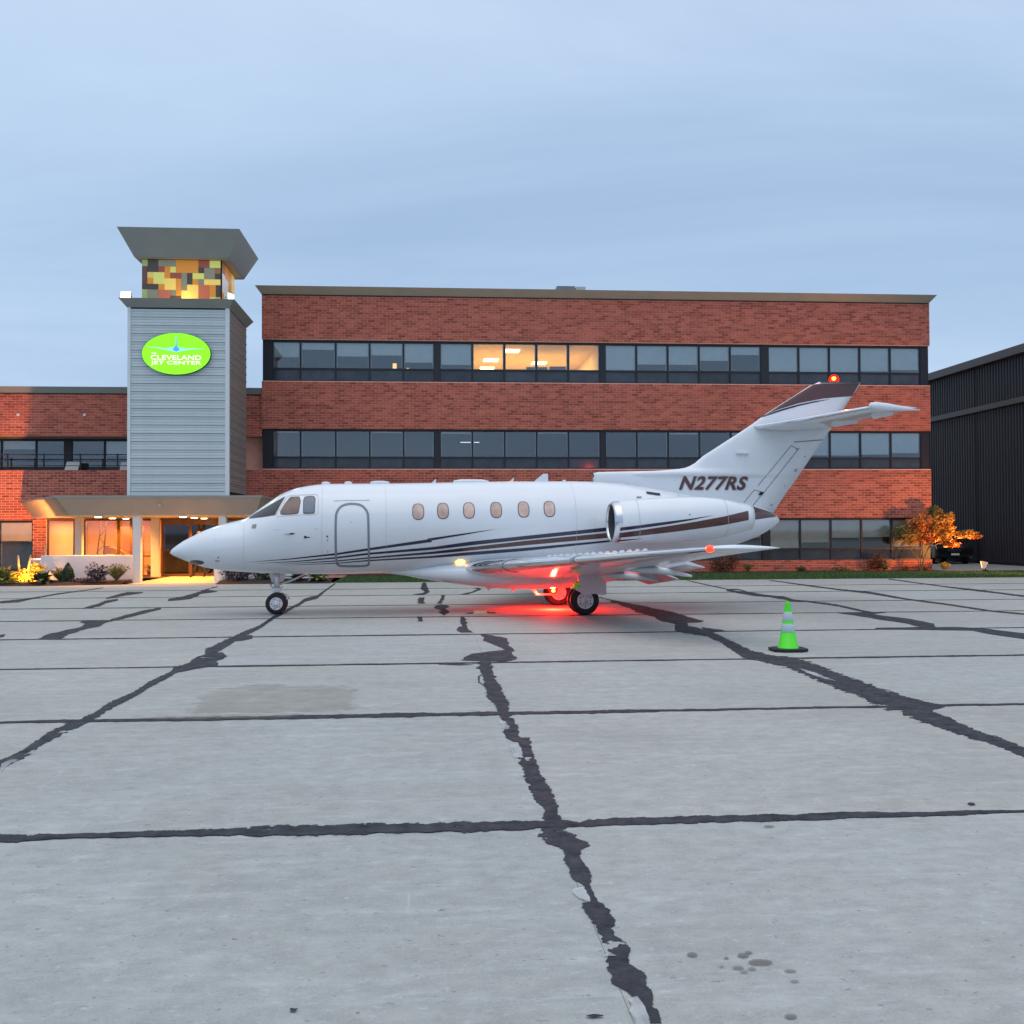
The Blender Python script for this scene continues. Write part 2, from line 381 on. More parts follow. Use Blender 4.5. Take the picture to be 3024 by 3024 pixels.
def tar_strip(left, right, step, amp, seed, m=None):
    """band of bitumen between two ground polylines, edges broken up by noise"""
    def resample(pl, n):
        pl = [Vector(p) for p in pl]; d = [0]
        for a, b in zip(pl, pl[1:]): d.append(d[-1] + (b - a).length)
        out = []
        for k in range(n):
            t = d[-1] * k / (n - 1); i = 0
            while i < len(d) - 2 and d[i + 1] < t: i += 1
            f = (t - d[i]) / max(1e-6, d[i + 1] - d[i]); out.append(pl[i].lerp(pl[i + 1], f))
        return out
    ln = sum((Vector(b) - Vector(a)).length for a, b in zip(left, left[1:]))
    n = max(4, int(ln / step)); vs = []
    # pair the two edges point by point first, then subdivide
    idx = []
    for i in range(len(left) - 1):
        k = max(1, int((Vector(left[i + 1]) - Vector(left[i])).length / step))
        idx += [(i, q / k) for q in range(k)]
    idx.append((len(left) - 2, 1.0)); z = TARZ[0]; TARZ[0] += 0.00003
    for c, (i, f) in enumerate(idx):
        l = Vector(left[i]).lerp(Vector(left[i + 1]), f); r = Vector(right[i]).lerp(Vector(right[i + 1]), f)
        d = (r - l); w = d.length; d = d / max(w, 1e-6); a = min(amp, w * .6)
        a = min(amp, w * .33); l2 = l + d * a * fnoise(c * step * 2.2, seed); r2 = r + d * a * fnoise(c * step * 2.2, seed + 31)
        q2 = (r2 - l2) * .14; l2, r2 = l2 - q2, r2 + q2; vs += [(p_.x, p_.y, z) for p_ in (l2, l2.lerp(r2, .3), l2.lerp(r2, .7), r2)]
    s = MB(); s.add(vs, [(4 * k + q, 4 * k + q + 1, 4 * k + q + 5, 4 * k + q + 4) for k in range(len(idx) - 1) for q in range(3)])
    o = s.build('tar_seal', m or M_TAR, apron); a = o.data.attributes.new('edge', 'FLOAT', 'POINT'); a.data.foreach_set('value', [0.0, 1.0, 1.0, 0.0] * len(idx))
    return o
Z1 = lambda x, y: (x / 1.932, 1700 + y / 1.932)
Z2 = lambda x, y: (1000 + x / 1.932, 1700 + y / 1.932)
Z3 = lambda x, y: (2024 + x / 1.932, 1660 + y / 1.932)
Z5 = lambda x, y: (1000 + x / 1.932, 2200 + y / 1.932)
Z6 = lambda x, y: (2024 + x / 1.932, 2200 + y / 1.932)
def G(z, *pts): return [on_ground(*z(*p)) for p in pts]
def crack(z, pts, step=0.06, amp=0.05, seed=0, m=None, vertical=False):
    """pts (x, y, half-width) read off the photograph, laid on the real ground"""
    l, r = [], []
    for i, (x, y, h) in enumerate(pts):
        if vertical: a, b = (x, y - h), (x, y + h)
        else: a, b = (x - h, y), (x + h, y)
        l.append(on_ground(*z(*a))); r.append(on_ground(*z(*b)))
    return tar_strip(l, r, step, amp, seed, m)
# the crack that runs up the middle: left and right edges
E5 = [(1640, 1860, 1690, 1), (1592, 1760, 1855, 0), (1440, 1690, 1790, 0), (1370, 1610, 1765, 0), (1300, 1570, 1740, 0), (1225, 1550, 1655, 0), (1195, 1570, 1660, 0), (1150, 1512, 1660, 0),
      (1085, 1490, 1565, 0), (1020, 1450, 1572, 0), (905, 1365, 1490, 0), (898, 1432, 1480, 0), (870, 1428, 1462, 0), (800, 1388, 1425, 0), (750, 1305, 1432, 0), (650, 1272, 1378, 0), (605, 1275, 1375, 0), (560, 1190, 1400, 0),
      (500, 1152, 1290, 0), (450, 1170, 1282, 0), (380, 1180, 1245, 0), (300, 1108, 1218, 0), (220, 1080, 1182, 0), (150, 1050, 1150, 0), (80, 1020, 1112, 0), (30, 1040, 1105, 0), (-40, 1010, 1085, 0)]
E5 = E5[1:]
tar_strip([on_ground(*Z5(l, y)) for y, l, r, _ in E5], [on_ground(*Z5(r, y)) for y, l, r, _ in E5], 0.025, 0.045, 3, M_TARW)
E2 = [(950, 968, 1050), (880, 955, 1030), (800, 928, 1000), (770, 920, 972), (720, 875, 965), (650, 832, 928), (600, 828, 890), (540, 808, 880), (488, 802, 857)]
tar_strip([on_ground(*Z2(l, y)) for y, l, r in E2], [on_ground(*Z2(r, y)) for y, l, r in E2], 0.04, 0.05, 8, M_TARW)
def patch(z, pts, step=0.08, amp=0.05, seed=0, m=None):
    return sheet('tar_seal', rough_outline(G(z, *pts), step, amp, seed), m or M_TAR)
patch(Z2, [(690, 484), (760, 445), (890, 432), (945, 425), (905, 405), (845, 380), (810, 335), (870, 340), (965, 360), (975, 400), (1010, 428), (985, 440), (1010, 477), (950, 491)], seed=4, m=M_TARW)
patch(Z2, [(770, 326), (700, 326), (672, 310), (690, 293), (712, 290), (695, 250), (697, 233), (722, 233), (740, 290), (745, 310)], seed=5)
patch(Z2, [(600, 228), (566, 210), (583, 200), (545, 183), (556, 172), (585, 163), (635, 176), (605, 192), (630, 210)], seed=6)
patch(Z2, [(562, 160), (588, 112), (605, 113), (592, 160)], seed=7)
patch(Z2, [(450, 160), (458, 125), (490, 125), (488, 160)], seed=9)
patch(Z2, [(415, 110), (490, 97), (470, 75), (478, 40), (494, 40), (512, 75), (522, 95), (486, 112)], seed=10)
patch(Z2, [(452, 262), (446, 234), (482, 234), (480, 262)], seed=11)
patch(Z2, [(690, 107), (765, 92), (790, 77), (760, 70), (800, 69), (818, 78), (780, 92), (735, 108)], seed=12)
patch(Z2, [(570, 508), (650, 498), (780, 510), (690, 514)], seed=13, m=M_TARW)
crack(Z2, [(858, 505, 4), (880, 560, 4), (850, 640, 4), (800, 610, 4), (800, 575, 4), (825, 562, 4)], amp=0.02, seed=14)
# crack at the left
crack(Z1, [(-140, 1135, 24), (0, 1078, 24), (130, 1022, 24), (270, 925, 23), (400, 865, 20)], 0.05, 0.06, 20, M_TARW, True)
crack(Z1, [(400, 865, 18), (480, 830, 20), (530, 808, 18), (650, 730, 18), (760, 680, 16), (850, 625, 17), (960, 570, 15), (1030, 527, 14)], 0.06, 0.06, 21, M_TAR, True)
patch(Z1, [(985, 556), (1000, 528), (1100, 478), (1180, 440), (1280, 438), (1292, 460), (1232, 488), (1245, 518), (1100, 535)], 0.1, .08, 22, M_TARW)
crack(Z1, [(1170, 445, 22), (1270, 400, 22), (1340, 362, 16), (1440, 350, 10)], 0.1, .08, 23, M_TAR, True)
crack(Z1, [(1340, 360, 15), (1400, 330, 14), (1480, 295, 10), (1560, 240, 10), (1660, 187, 9), (1700, 165, 5)], 0.1, .08, 24, M_TAR, True)
crack(Z1, [(1690, 175, 8), (1740, 140, 10), (1810, 122, 9), (1850, 90, 5), (1912, 45, 4)], 0.1, .08, 25, M_TAR, True)
# crack at the right, and the wide pour under the tail
crack(Z3, [(2080, 1150, 26), (1932, 1085, 27), (1800, 1030, 28), (1650, 985, 30), (1500, 925, 36), (1390, 885, 38), (1320, 858, 42), (1240, 830, 40)], .05, .07, 30, M_TARW, True)
crack(Z3, [(1480, 822, 6), (1390, 826, 22), (1250, 812, 44), (1100, 770, 52), (1000, 722, 42), (900, 690, 44), (800, 650, 42), (700, 612, 40), (600, 577, 30), (500, 558, 24), (400, 535, 24)], .06, .09, 31, M_TARW, True)
crack(Z3, [(430, 545, 18), (330, 515, 30), (270, 480, 24), (200, 440, 18), (120, 405, 15), (60, 393, 20), (0, 385, 20), (-60, 375, 16)], .08, .09, 32, M_TAR, True)
patch(Z3, [(120, 410), (90, 372), (230, 390), (170, 402)], .1, .05, 33)
patch(Z2, [(1480, 120), (1560, 140), (1720, 172), (1932, 215), (2000, 240), (2090, 258), (2060, 268), (1985, 270), (1990, 296), (1932, 290), (1830, 255), (1700, 205), (1600, 165)], .15, .12, 34)
patch(Z3, [(860, 290), (1000, 288), (1160, 285), (1070, 298), (1250, 322), (1420, 352), (1430, 372), (1560, 372), (1740, 382), (1932, 408), (2100, 430), (2100, 462), (1932, 440), (1790, 420), (1640, 392), (1300, 388), (1080, 386), (1090, 376), (1340, 370), (1250, 350), (1060, 320), (960, 304)], .15, .08, 35)
crack(Z3, [(700, 225, 4), (870, 248, 5), (1010, 280, 5), (1080, 291, 4)], .2, .06, 36, M_TAR, True)
crack(Z3, [(700, 224, 4), (620, 221, 6), (560, 205, 9), (480, 196, 5), (400, 186, 9), (300, 172, 6), (235, 160, 5)], .15, .1, 37, M_TAR, True)
crack(Z3, [(235, 158, 4), (300, 156, 3), (380, 180, 3), (560, 202, 3)], .15, .06, 38, M_TAR, True)
crack(Z3, [(240, 155, 2), (130, 132, 2.4), (10, 105, 2)], .25, .06, 39, M_TAR, True)
crack(Z3, [(480, 104, 2), (720, 137, 3.5), (880, 158, 3.5), (1050, 175, 6), (1270, 213, 4), (1500, 243, 4), (1740, 279, 4), (1932, 298, 4)], .25, .07, 40, M_TAR, True)
crack(Z3, [(1160, 97, 2), (1500, 143, 3), (1650, 160, 5), (1800, 178, 4), (1932, 195, 5)], .25, .07, 41, M_TAR, True)
# cracks at the far left
patch(Z1, [(190, 365), (310, 325), (450, 297), (490, 277), (470, 262), (640, 256), (560, 290), (440, 325), (370, 347), (345, 364)], .15, .1, 50)
crack(Z1, [(630, 257, 7), (750, 226, 9), (830, 206, 9), (918, 188, 5)], .15, .07, 51, M_TAR, True)
crack(Z1, [(0, 152, 6), (110, 144, 8), (185, 130, 4), (330, 105, 3), (590, 70, 2)], .2, .07, 52, M_TAR, True)
crack(Z1, [(475, 188, 3), (565, 168, 9), (600, 152, 8), (672, 138, 5)], .15, .08, 53, M_TAR, True)
crack(Z1, [(605, 131, 4), (720, 104, 9), (815, 97, 3)], .15, .08, 54, M_TAR, True)
patch(Z1, [(945, 146), (950, 132), (1050, 118), (1110, 98), (1180, 78), (1235, 60), (1248, 60), (1190, 84), (1240, 92), (1150, 104), (1080, 134), (1000, 143)], .2, .12, 55)
patch(Z1, [(-20, 358), (0, 338), (35, 335), (20, 350)], .2, .06, 56)
# sealed transverse joints
JT = {6.106: [(-5.2, .015), (-4.4, .035), (-3.6, .05), (-2.6, .06), (-1.6, .055), (-1.2, .06), (-1.0, .1), (.3, .1), (.6, .07), (1.5, .06), (2.3, .055), (3.3, .05), (3.6, .02), (3.9, .018), (4.0, .055), (4.9, .045), (7, .06)],
      9.83: [(-9, .05), (-3.2, .06), (-2.4, .09), (0, .09), (1.5, .07), (3.4, .05), (4.6, .05), (9, .05)]}
for j, y in enumerate(YL[2:-1]):
    pts = JT.get(y) or [(x, 0.042 + 0.028 * hsh(x, y)) for x in range(-26, 33, 2)]
    tar_strip([(x, y - w) for x, w in pts], [(x, y + w) for x, w in pts], 0.04 if y < 12 else 0.12, 0.05 if y < 12 else 0.03, 70 + j, M_TARW if y < 7 else M_TAR)
def stain_mat(name, col, fac):
    m = bpy.data.materials.new(name); m.use_nodes = True; nt = m.node_tree; n = nt.nodes; L = nt.links
    b = n['Principled BSDF']; b.inputs['Base Color'].default_value = (*col, 1); b.inputs['Roughness'].default_value = .7
    g_ = n.new('ShaderNodeNewGeometry'); no = n.new('ShaderNodeTexNoise'); no.inputs['Scale'].default_value = 3; no.inputs['Detail'].default_value = 6
    L.new(g_.outputs['Position'], no.inputs[0])
    r = n.new('ShaderNodeMapRange'); r.inputs[1].default_value = .3; r.inputs[2].default_value = .65; r.inputs[3].default_value = fac * .4; r.inputs[4].default_value = fac; L.new(no.outputs[0], r.inputs[0])
    at = n.new('ShaderNodeAttribute'); at.attribute_name = 'edge'; n3 = n.new('ShaderNodeTexNoise'); n3.inputs['Scale'].default_value = 6; n3.inputs['Detail'].default_value = 8; L.new(g_.outputs['Position'], n3.inputs[0])
    sm = n.new('ShaderNodeMath'); sm.operation = 'MULTIPLY_ADD'; sm.inputs[1].default_value = 2.0; L.new(n3.outputs[0], sm.inputs[0]); L.new(at.outputs['Fac'], sm.inputs[2])
    rg = n.new('ShaderNodeMapRange'); rg.inputs[1].default_value = 1.05; rg.inputs[2].default_value = 1.45; L.new(sm.outputs[0], rg.inputs[0])
    mu = n.new('ShaderNodeMath'); mu.operation = 'MULTIPLY'; L.new(r.outputs[0], mu.inputs[0]); L.new(rg.outputs[0], mu.inputs[1])
    t = n.new('ShaderNodeBsdfTransparent'); mi = n.new('ShaderNodeMixShader'); L.new(mu.outputs[0], mi.inputs[0]); L.new(t.outputs[0], mi.inputs[1]); L.new(b.outputs[0], mi.inputs[2])
    L.new(mi.outputs[0], n['Material Output'].inputs[0]); return m
M_ST1 = stain_mat('mud_stain', (0.32, 0.298, 0.248), .34); M_ST2 = stain_mat('oil_spot', (0.16, 0.155, 0.14), .8); M_ST3 = stain_mat('bare_concrete', (0.52, 0.55, 0.56), .75)
sheet('stain', rough_outline(G(Z1, (1030, 772), (1060, 722), (1200, 662), (1290, 630), (1500, 618), (1932, 622), (2080, 650), (2000, 760), (1932, 790), (1750, 782), (1430, 800), (1090, 800)), .1, .12, 90), M_ST1)
sheet('stain', rough_outline(G(Z1, (700, 822), (900, 800), (1090, 795), (1430, 792), (1750, 785), (1700, 806), (1200, 818)), .1, .06, 91), M_ST1)
for x, y, w, h in ((37, 1201, 34, 16), (233, 1221, 14, 6), (357, 1189, 22, 9), (330, 1206, 29, 12), (425, 1248, 72, 18), (205, 1272, 18, 7), (303, 1277, 33, 12), (378, 1283, 27, 11), (336, 1303, 29, 11), (598, 1296, 34, 10), (624, 1355, 27, 10), (605, 1557, 34, 15), (476, 469, 32, 9)):
    sheet('stain', rough_outline(G(Z6, *[(x + w * math.cos(a * .5236), y + h * math.sin(a * .5236)) for a in range(12)]), .015, .008, x), M_ST2)
for z, pts in ((Z5, [(985, 5), (1020, 5), (1050, 80), (1010, 60)]), (Z5, [(1345, 825), (1395, 815), (1440, 905), (1375, 895)]), (Z5, [(1515, 1215), (1525, 1190), (1565, 1188), (1592, 1218)]),
               (Z5, [(1650, 1460), (1690, 1440), (1720, 1480), (1760, 1560), (1790, 1640), (1730, 1640)]), (Z2, [(920, 830), (955, 835), (978, 880), (945, 885)]), (Z2, [(975, 975), (1010, 968), (1045, 1040), (1010, 1045)]), (Z5, [(1065, 75), (1098, 75), (1096, 95), (1070, 98)]),
               (Z1, [(0, 1095), (60, 1052), (105, 1050), (70, 1075), (10, 1118)]), (Z1, [(140, 1030), (170, 1000), (215, 990), (190, 1020)]), (Z3, [(640, 605), (760, 640), (860, 680), (790, 668), (680, 630)])):
    sheet('bare_patch', rough_outline(G(z, *pts), .03, .03, pts[0][0]), M_ST3)
for z, x, y, w, h in ((Z5, 1455, 1555, 62, 13), (Z4 if False else Z5, 690, 1517, 0, 0), (Z6, 1630, 341, 20, 9)):
    if w: sheet('tar_blob', rough_outline(G(z, *[(x + w * math.cos(a * .5236), y + h * math.sin(a * .5236)) for a in range(12)]), .012, .014, x), M_TAR)
sheet('tar_blob', rough_outline(G(lambda x, y: (x / 1.932, 2200 + y / 1.932), (1648, 1520), (1660, 1508), (1680, 1514), (1700, 1510), (1685, 1526), (1660, 1528)), .01, .008, 5), M_TAR)

# entrance walk, turf, driveway, beds
g = MB(); g.box(-10.3, -7.4, 35.56, 41.6, -0.2, 0.012); kind(g.build('entrance_path', mat('walk_concrete', (0.46, 0.43, 0.38), .8, var=.08, scale=3)), 'structure')
g = MB(); g.box(-3.4, 45, 35.56, 41.15, -0.2, 0.01); kind(g.build('turf_ground', M_SOILG), 'structure')
g = MB(); g.box(21.2, 60, 41.2, 120, -0.2, 0.02); kind(g.build('driveway', M_ASPH), 'structure')
g = MB(); g.box(-3.4, 21.2, 41.16, 41.9, -0.2, 0.03); kind(g.build('planting_bed', M_MULCH), 'structure')
for x0, x1, y0 in ((-30, -10.45, 35.0), (-7.25, -3.45, 35.1)):
    b = MB(); n = 40
    for i in range(n + 1):
        x = x0 + (x1 - x0) * i / n
        yy = y0 + (.5 * max(0, (x + 12.5) / 2.1) if x1 < -8 and x > -12.5 else 0) + .12 * fnoise(x * .8, 3)
        if i: 
            b.add([pv[0], (x, yy, .005), (x, yy + .5, .10 + .04 * fnoise(x, 4)), pv[1]], [(0, 1, 2, 3)]); b.add([pv[1], (x, yy + .5, .10 + .04 * fnoise(x, 4)), (x, 36.9 if x1 < -8 else 36.6, .12), (pv[0][0], 36.9 if x1 < -8 else 36.6, .12)], [(0, 1, 2, 3)])
        pv = ((x, yy, .005), (x, yy + .5, .10 + .04 * fnoise(x, 4)))
    kind(b.build('planting_bed', M_MULCH), 'structure')
rnd = random.Random(5); gr = MB()
for i in range(26000):
    x = rnd.uniform(-3.3, 24.5); y = 35.6 + 5.5 * rnd.random() ** 1.6; a = rnd.uniform(0, 6.28); h = rnd.uniform(.04, .085); w = .012
    if x > 21.2 and y > 41: continue
    dx, dy = math.cos(a) * w, math.sin(a) * w
    gr.add([(x - dx, y - dy, .008), (x + dx, y + dy, .008), (x + rnd.uniform(-.03, .03), y + rnd.uniform(-.03, .03), h)], [(0, 1, 2)])
o = gr.build('grass', M_GRASS); o['kind'] = 'stuff'; o['label'] = 'strip of short mown grass between apron and brick building'; o['category'] = 'grass'
# ================================================================== BUILDINGS
WORLDINV = {}
_link0 = link
def link(name, me, parent=None, bevel=0.0, loc=None):
    o = _link0(name, me, parent, bevel, loc)
    if parent is not None and parent.name in WORLDINV: o.matrix_parent_inverse = WORLDINV[parent.name]
    return o
def wempty(name, loc):
    """thing root at its base whose parts are written in world coordinates"""
    o = empty(name, loc); WORLDINV[o.name] = Matrix.Translation(-Vector(loc)); return o
CH, BL, MJ = 0.1016, 0.305, 0.016      # course height, brick length with joint, joint
BRV = {}
def brick_variant(k):
    if k not in BRV:
        s = MB(); l, h = BL - MJ, CH - MJ; d = 0.010; c = .003
        o = [(-l / 2, 0, -h / 2), (l / 2, 0, -h / 2), (l / 2, 0, h / 2), (-l / 2, 0, h / 2)]
        i = [(-l / 2 + c, -d, -h / 2 + c), (l / 2 - c, -d, -h / 2 + c), (l / 2 - c, -d, h / 2 - c), (-l / 2 + c, -d, h / 2 - c)]
        s.add(o + i, [(4, 5, 6, 7)] + [(q, (q + 1) % 4, 4 + (q + 1) % 4, 4 + q) for q in range(4)], 0, k / 7.0)
        me = bpy.data.meshes.new('brick'); me.from_pydata(s.v, [], s.f); me.materials.append(M_BRICK)
        a = me.attributes.new('tone', 'FLOAT', 'FACE'); a.data.foreach_set('value', s.t)
        BRV[k] = me
    return BRV[k]
class Bricks:
    """lays a running bond on a wall; the ones asked for become single objects, the rest one mesh"""
    def __init__(s, wall, budget): s.wall = wall; s.left = budget; s.stuff = MB()
    def lay(s, x0, x1, z0, z1, Y, single=lambda x, z: False, axis='x'):
        r0 = round(z0 / CH)
        for c in range(r0, int(round(z1 / CH))):
            za = max(z0, c * CH + MJ / 2); zb = min(z1, (c + 1) * CH - MJ / 2)
            if zb - za < .02: continue
            off = (c % 2) * BL / 2
            k = math.floor((x0 - off) / BL)
            while k * BL + off < x1:
                xa = max(x0, k * BL + off + MJ / 2); xb = min(x1, (k + 1) * BL + off - MJ / 2)
                if xb - xa > .03:
                    t = hsh(c * 1.7, k * 3.1, Y); t = .22 + .50 * t if t < .72 else (t - .72) * .9
                    t = max(0, min(1, t)); xm, zm = (xa + xb) / 2, (za + zb) / 2
                    full = xb - xa > BL - MJ - .002 and zb - za > CH - MJ - .002
                    if axis == 'x' and full and s.left > 0 and single(xm, zm):
                        s.left -= 1
                        o = bpy.data.objects.new('brick', brick_variant(int(t * 7.99))); COL.objects.link(o); o.parent = s.wall; o.location = (xm, Y, zm)
                    else:
                        d = .010 + .003 * hsh(k, c, 2)
                        P = (lambda a, b, e: (a, Y - b, e)) if axis == 'x' else (lambda a, b, e: (Y + b * (1 if axis == '+y' else -1), a, e))
                        o = [P(xa, 0, za), P(xb, 0, za), P(xb, 0, zb), P(xa, 0, zb)]; i = [P(xa, d, za), P(xb, d, za), P(xb, d, zb), P(xa, d, zb)]
                        s.stuff.add(o + i, [(4, 5, 6, 7)] + [(q, (q + 1) % 4, 4 + (q + 1) % 4, 4 + q) for q in range(4)], 0, t)
                k += 1
    def done(s):
        o = s.stuff.build('brickwork', M_BRICK, s.wall, tone=True); o['kind'] = 'stuff'; return o
def window_bay(parent, x0, x1, z0, z1, zr, Y, glass=None, blind=None, bmat=None, low=None, hw=.035, dep=.11):
    f = MB(); e = .0015
    f.box(x0 + e, x0 + hw, Y, Y + dep, z0, z1); f.box(x1 - hw, x1 - e, Y, Y + dep, z0, z1)
    f.box(x0 + hw, x1 - hw, Y + .004, Y + dep, z0, z0 + .05); f.box(x0 + hw, x1 - hw, Y + .004, Y + dep, z1 - .09, z1)
    if zr: f.box(x0 + hw, x1 - hw, Y + .004, Y + dep, zr - .035, zr + .035)
    w = f.build('window', M_FRAME, parent)
    zb = (zr + .035) if zr else z0 + .05
    p = MB(); p.box(x0 + hw, x1 - hw, Y + .05, Y + .058, zb, z1 - .09); p.build('pane', glass or M_GLASS, w)
    if zr:
        p = MB(); p.box(x0 + hw, x1 - hw, Y + .05, Y + .058, z0 + .05, zr - .035); p.build('pane', low or M_SPAND, w)
    jb = MB(); jb.box(x0 + hw + .001, x0 + hw + .03, Y + .07, Y + .11, zb, z1 - .09); jb.box(x1 - hw - .03, x1 - hw - .001, Y + .07, Y + .11, zb, z1 - .09); jb.build('side_rail', M_RAIL, w)
    if blind is not None:
        b = MB(); zt = z1 - .09; b.box(x0 + hw + .015, x1 - hw - .015, Y + .115, Y + .121, zt - (zt - zb) * blind, zt)
        b.box(x0 + hw + .015, x1 - hw - .015, Y + .112, Y + .124, zt - (zt - zb) * blind - .02, zt - (zt - zb) * blind)
        b.build('blind', bmat or M_BLIND, w)
    return w
YF = 41.8
# ---------------- three storey block
bb = wempty('brick_building', (7, 50, 0)); tag(bb, 'three storey red brick office block with dark ribbon windows behind the jet', 'building')
XW, XE = -6.83, 21.05
w = MB()
w.box(XW, XE, YF, 58, 9.53, 11.35); w.box(XW, XE, YF, 58, 5.92, 7.85); w.box(XW, XE, YF, 58, 2.25, 4.30); w.box(-5.8, XE, YF, 58, -.1, .48)
w.box(XW, XE, 53, 58, 0, 11.3)
for za, zb in ((7.85, 9.53), (4.30, 5.92), (.48, 2.25)):
    w.box(XW + .3, XW + .5, 42.4, 53, za, zb); w.box(XE - .2, XE - .06, 42.4, 53, za, zb)
wall = w.build('wall', M_MORTAR, bb)
br = Bricks(wall, 300)
br.lay(XW, XE, 9.53, 11.35, YF); br.lay(XW, XE, 5.92, 7.85, YF)
br.lay(XW, XE, 2.25, 4.30, YF, lambda x, z: x > 14.6 and (z < 3.7 or x > 19)); br.lay(-5.8, XE, 0.0, .48, YF)
for za, zb in ((9.53, 11.35), (5.92, 7.85), (2.25, 4.30), (0, .48)): br.lay(YF, 50, za, zb, XE, axis='+y')
br.done()
# dark linings of the storeys, seen only through the glass
i_ = MB()
for za, zb in ((7.85, 9.53), (4.30, 5.92), (.48, 2.25)):
    i_.box(XW + .52, XE - .22, 42.3, 52.9, za + .004, za + .02); i_.box(XW + .52, XE - .22, 42.3, 52.9, zb - .02, zb - .004); i_.box(XW + .52, XE - .22, 52.9, 52.98, za + .03, zb - .03)
i_.build('interior_lining', M_ROOM, bb)
GX = []
for g0 in (0.33, 7.16, 14.08):
    GX.append([g0 + (6.62) * k / 5 for k in range(6)])
GX.insert(0, [-6.42, -5.31, -3.9, -2.53, -1.16, 0.1])
mull = MB()
BL3 = [.55, .25, .5, .45, .72, .80, .12, .1, None, None, 1.0, .72, .72, .55, .3, .97, .97, .97, .92, .86]
BL2 = [.03, None, None, .03, None, .05, None, None, .03, None, None, None, .05, None, .05, .9, .9, .9, .86, .8]
BL1 = [.6] * 15 + [.98, .78, .62, .6, .95]
k = 0
for gi, xs in enumerate(GX):
    for a, b in zip(xs, xs[1:]):
        window_bay(bb, a, b, 7.85, 9.53, 8.37, YF + .12, blind=BL3[k] if k not in (6, 7, 8) else None)
        window_bay(bb, a, b, 4.30, 5.92, 4.77, YF + .12, blind=BL2[k])
        if a > -5.9: window_bay(bb, a, b, .48, 2.25, .95, YF + .12, blind=BL1[k], bmat=M_BLIND2)
        k += 1
    end = GX[gi + 1][0] if gi < 3 else XE - .01
    for za, zb in ((7.85, 9.53), (4.30, 5.92), (.48, 2.25)):
        o = MB(); o.box(xs[-1] + .0015, end - .0015, YF + .105, YF + .25, za + .001, zb - .001); o.build('mullion', M_FRAME, bb)
for za, zb in ((7.85, 9.53), (4.30, 5.92)):
    o = MB(); o.box(XW + .02, -6.42 - .002, YF + .105, YF + .5, za + .001, zb - .001); o.build('mullion', M_FRAME, bb)
# sloping metal fascia round the roof
fs = MB()
def frustum(s, x0, x1, y0, y1, za, zb, o, m=0):
    s.hexa([(x0, y0, za), (x1, y0, za), (x1, y1, za), (x0, y1, za)], [(x0 - o, y0 - o, zb), (x1 + o, y0 - o, zb), (x1 + o, y1 + o, zb), (x0 - o, y1 + o, zb)], m)
frustum(fs, XW, XE, YF - .015, 58, 11.352, 11.65, .24)
fs.build('fascia', M_FASCIA, bb)
st = MB(); st.box(XW + .02, XE - .02, YF - .03, YF - .016, 11.315, 11.351); st.build('shadow_strip', M_DARK, bb)  # dark strip draws the shade line under the fascia
hv = MB(); hv.hexa([(5.95, 49.5, 11.66), (7.0, 49.5, 11.66), (7.0, 52, 11.66), (5.95, 52, 11.66)], [(6.1, 49.5, 13.72), (7.0, 49.5, 13.72), (7.0, 52, 13.72), (6.1, 52, 13.72)])
hvac = wempty('rooftop_unit', (6.7, 50, 11.65)); hv.build('casing', mat('hvac_grey', (.16, .19, .23), .5, var=.2, scale=2), hvac)
hv = MB(); hv.box(7.05, 7.52, 49.5, 51, 11.66, 13.7); hv.build('duct', mat('hvac_pale', (.4, .44, .48), .5), hvac); tag(hvac, 'grey air handling unit standing on the three storey roof', 'roof unit')
# lit room on the top floor
XA, XB = GX[1][1] + .02, GX[1][5] - .02
lr = MB()
lr.box(XA, XB, 51.5, 51.6, 7.88, 9.46); lr.box(XA - .02, XA + .02, 42.1, 51.5, 7.88, 9.46); lr.box(XB - .02, XB + .02, 42.1, 51.5, 7.88, 9.46)
lr.box(XA, XB, 42.1, 51.5, 9.462, 9.50); lr.box(XA, XB, 42.1, 51.5, 7.88, 7.90)
lr.build('lit_room', M_WARMROOM, bb)
M_LAMPW = mat('ceiling_lamp', (.9, .8, .6), .5, emit=(1, .78, .40), estr=6)
for x, y in ((2.65, 45.9), (2.6, 48.2), (4.9, 46.6), (5.0, 48.6), (3.4, 43.5)):
    l = MB(); l.box(x - .32, x + .32, y - .35, y + .35, 9.43, 9.455); l.build('ceiling_light', M_LAMPW, bb)
lamp('room_lamp', 'AREA', (4.2, 45.5, 9.40), 260, (1, .72, .33), (4.2, 45.5, 0), shape='RECTANGLE', size=4.5, size_y=5)
fu = MB(); fu.box(4.0, 4.9, 43.2, 43.9, 7.92, 8.72); fu.box(5.0, 5.7, 43.2, 43.9, 7.92, 8.75); fu.build('cabinet', mat('dark_cabinet', (.05, .05, .055), .5), bb)
l = MB(); l.box(-1.62, -1.46, 42.7, 42.72, 8.42, 8.74); l.box(-1.2 + .15, -.95, 42.7, 42.72, 8.42, 8.55); l.build('monitor_glow', mat('screen', (.3, .2, .1), .5, emit=(1, .55, .15), estr=1.6), bb)
l = MB(); l.box(1.2, 2.0, 43.3, 43.34, 5.5, 5.53); l.build('strip_light', mat('tube', (.9, .9, .9), .5, emit=(.9, 1, .95), estr=1.1), bb)

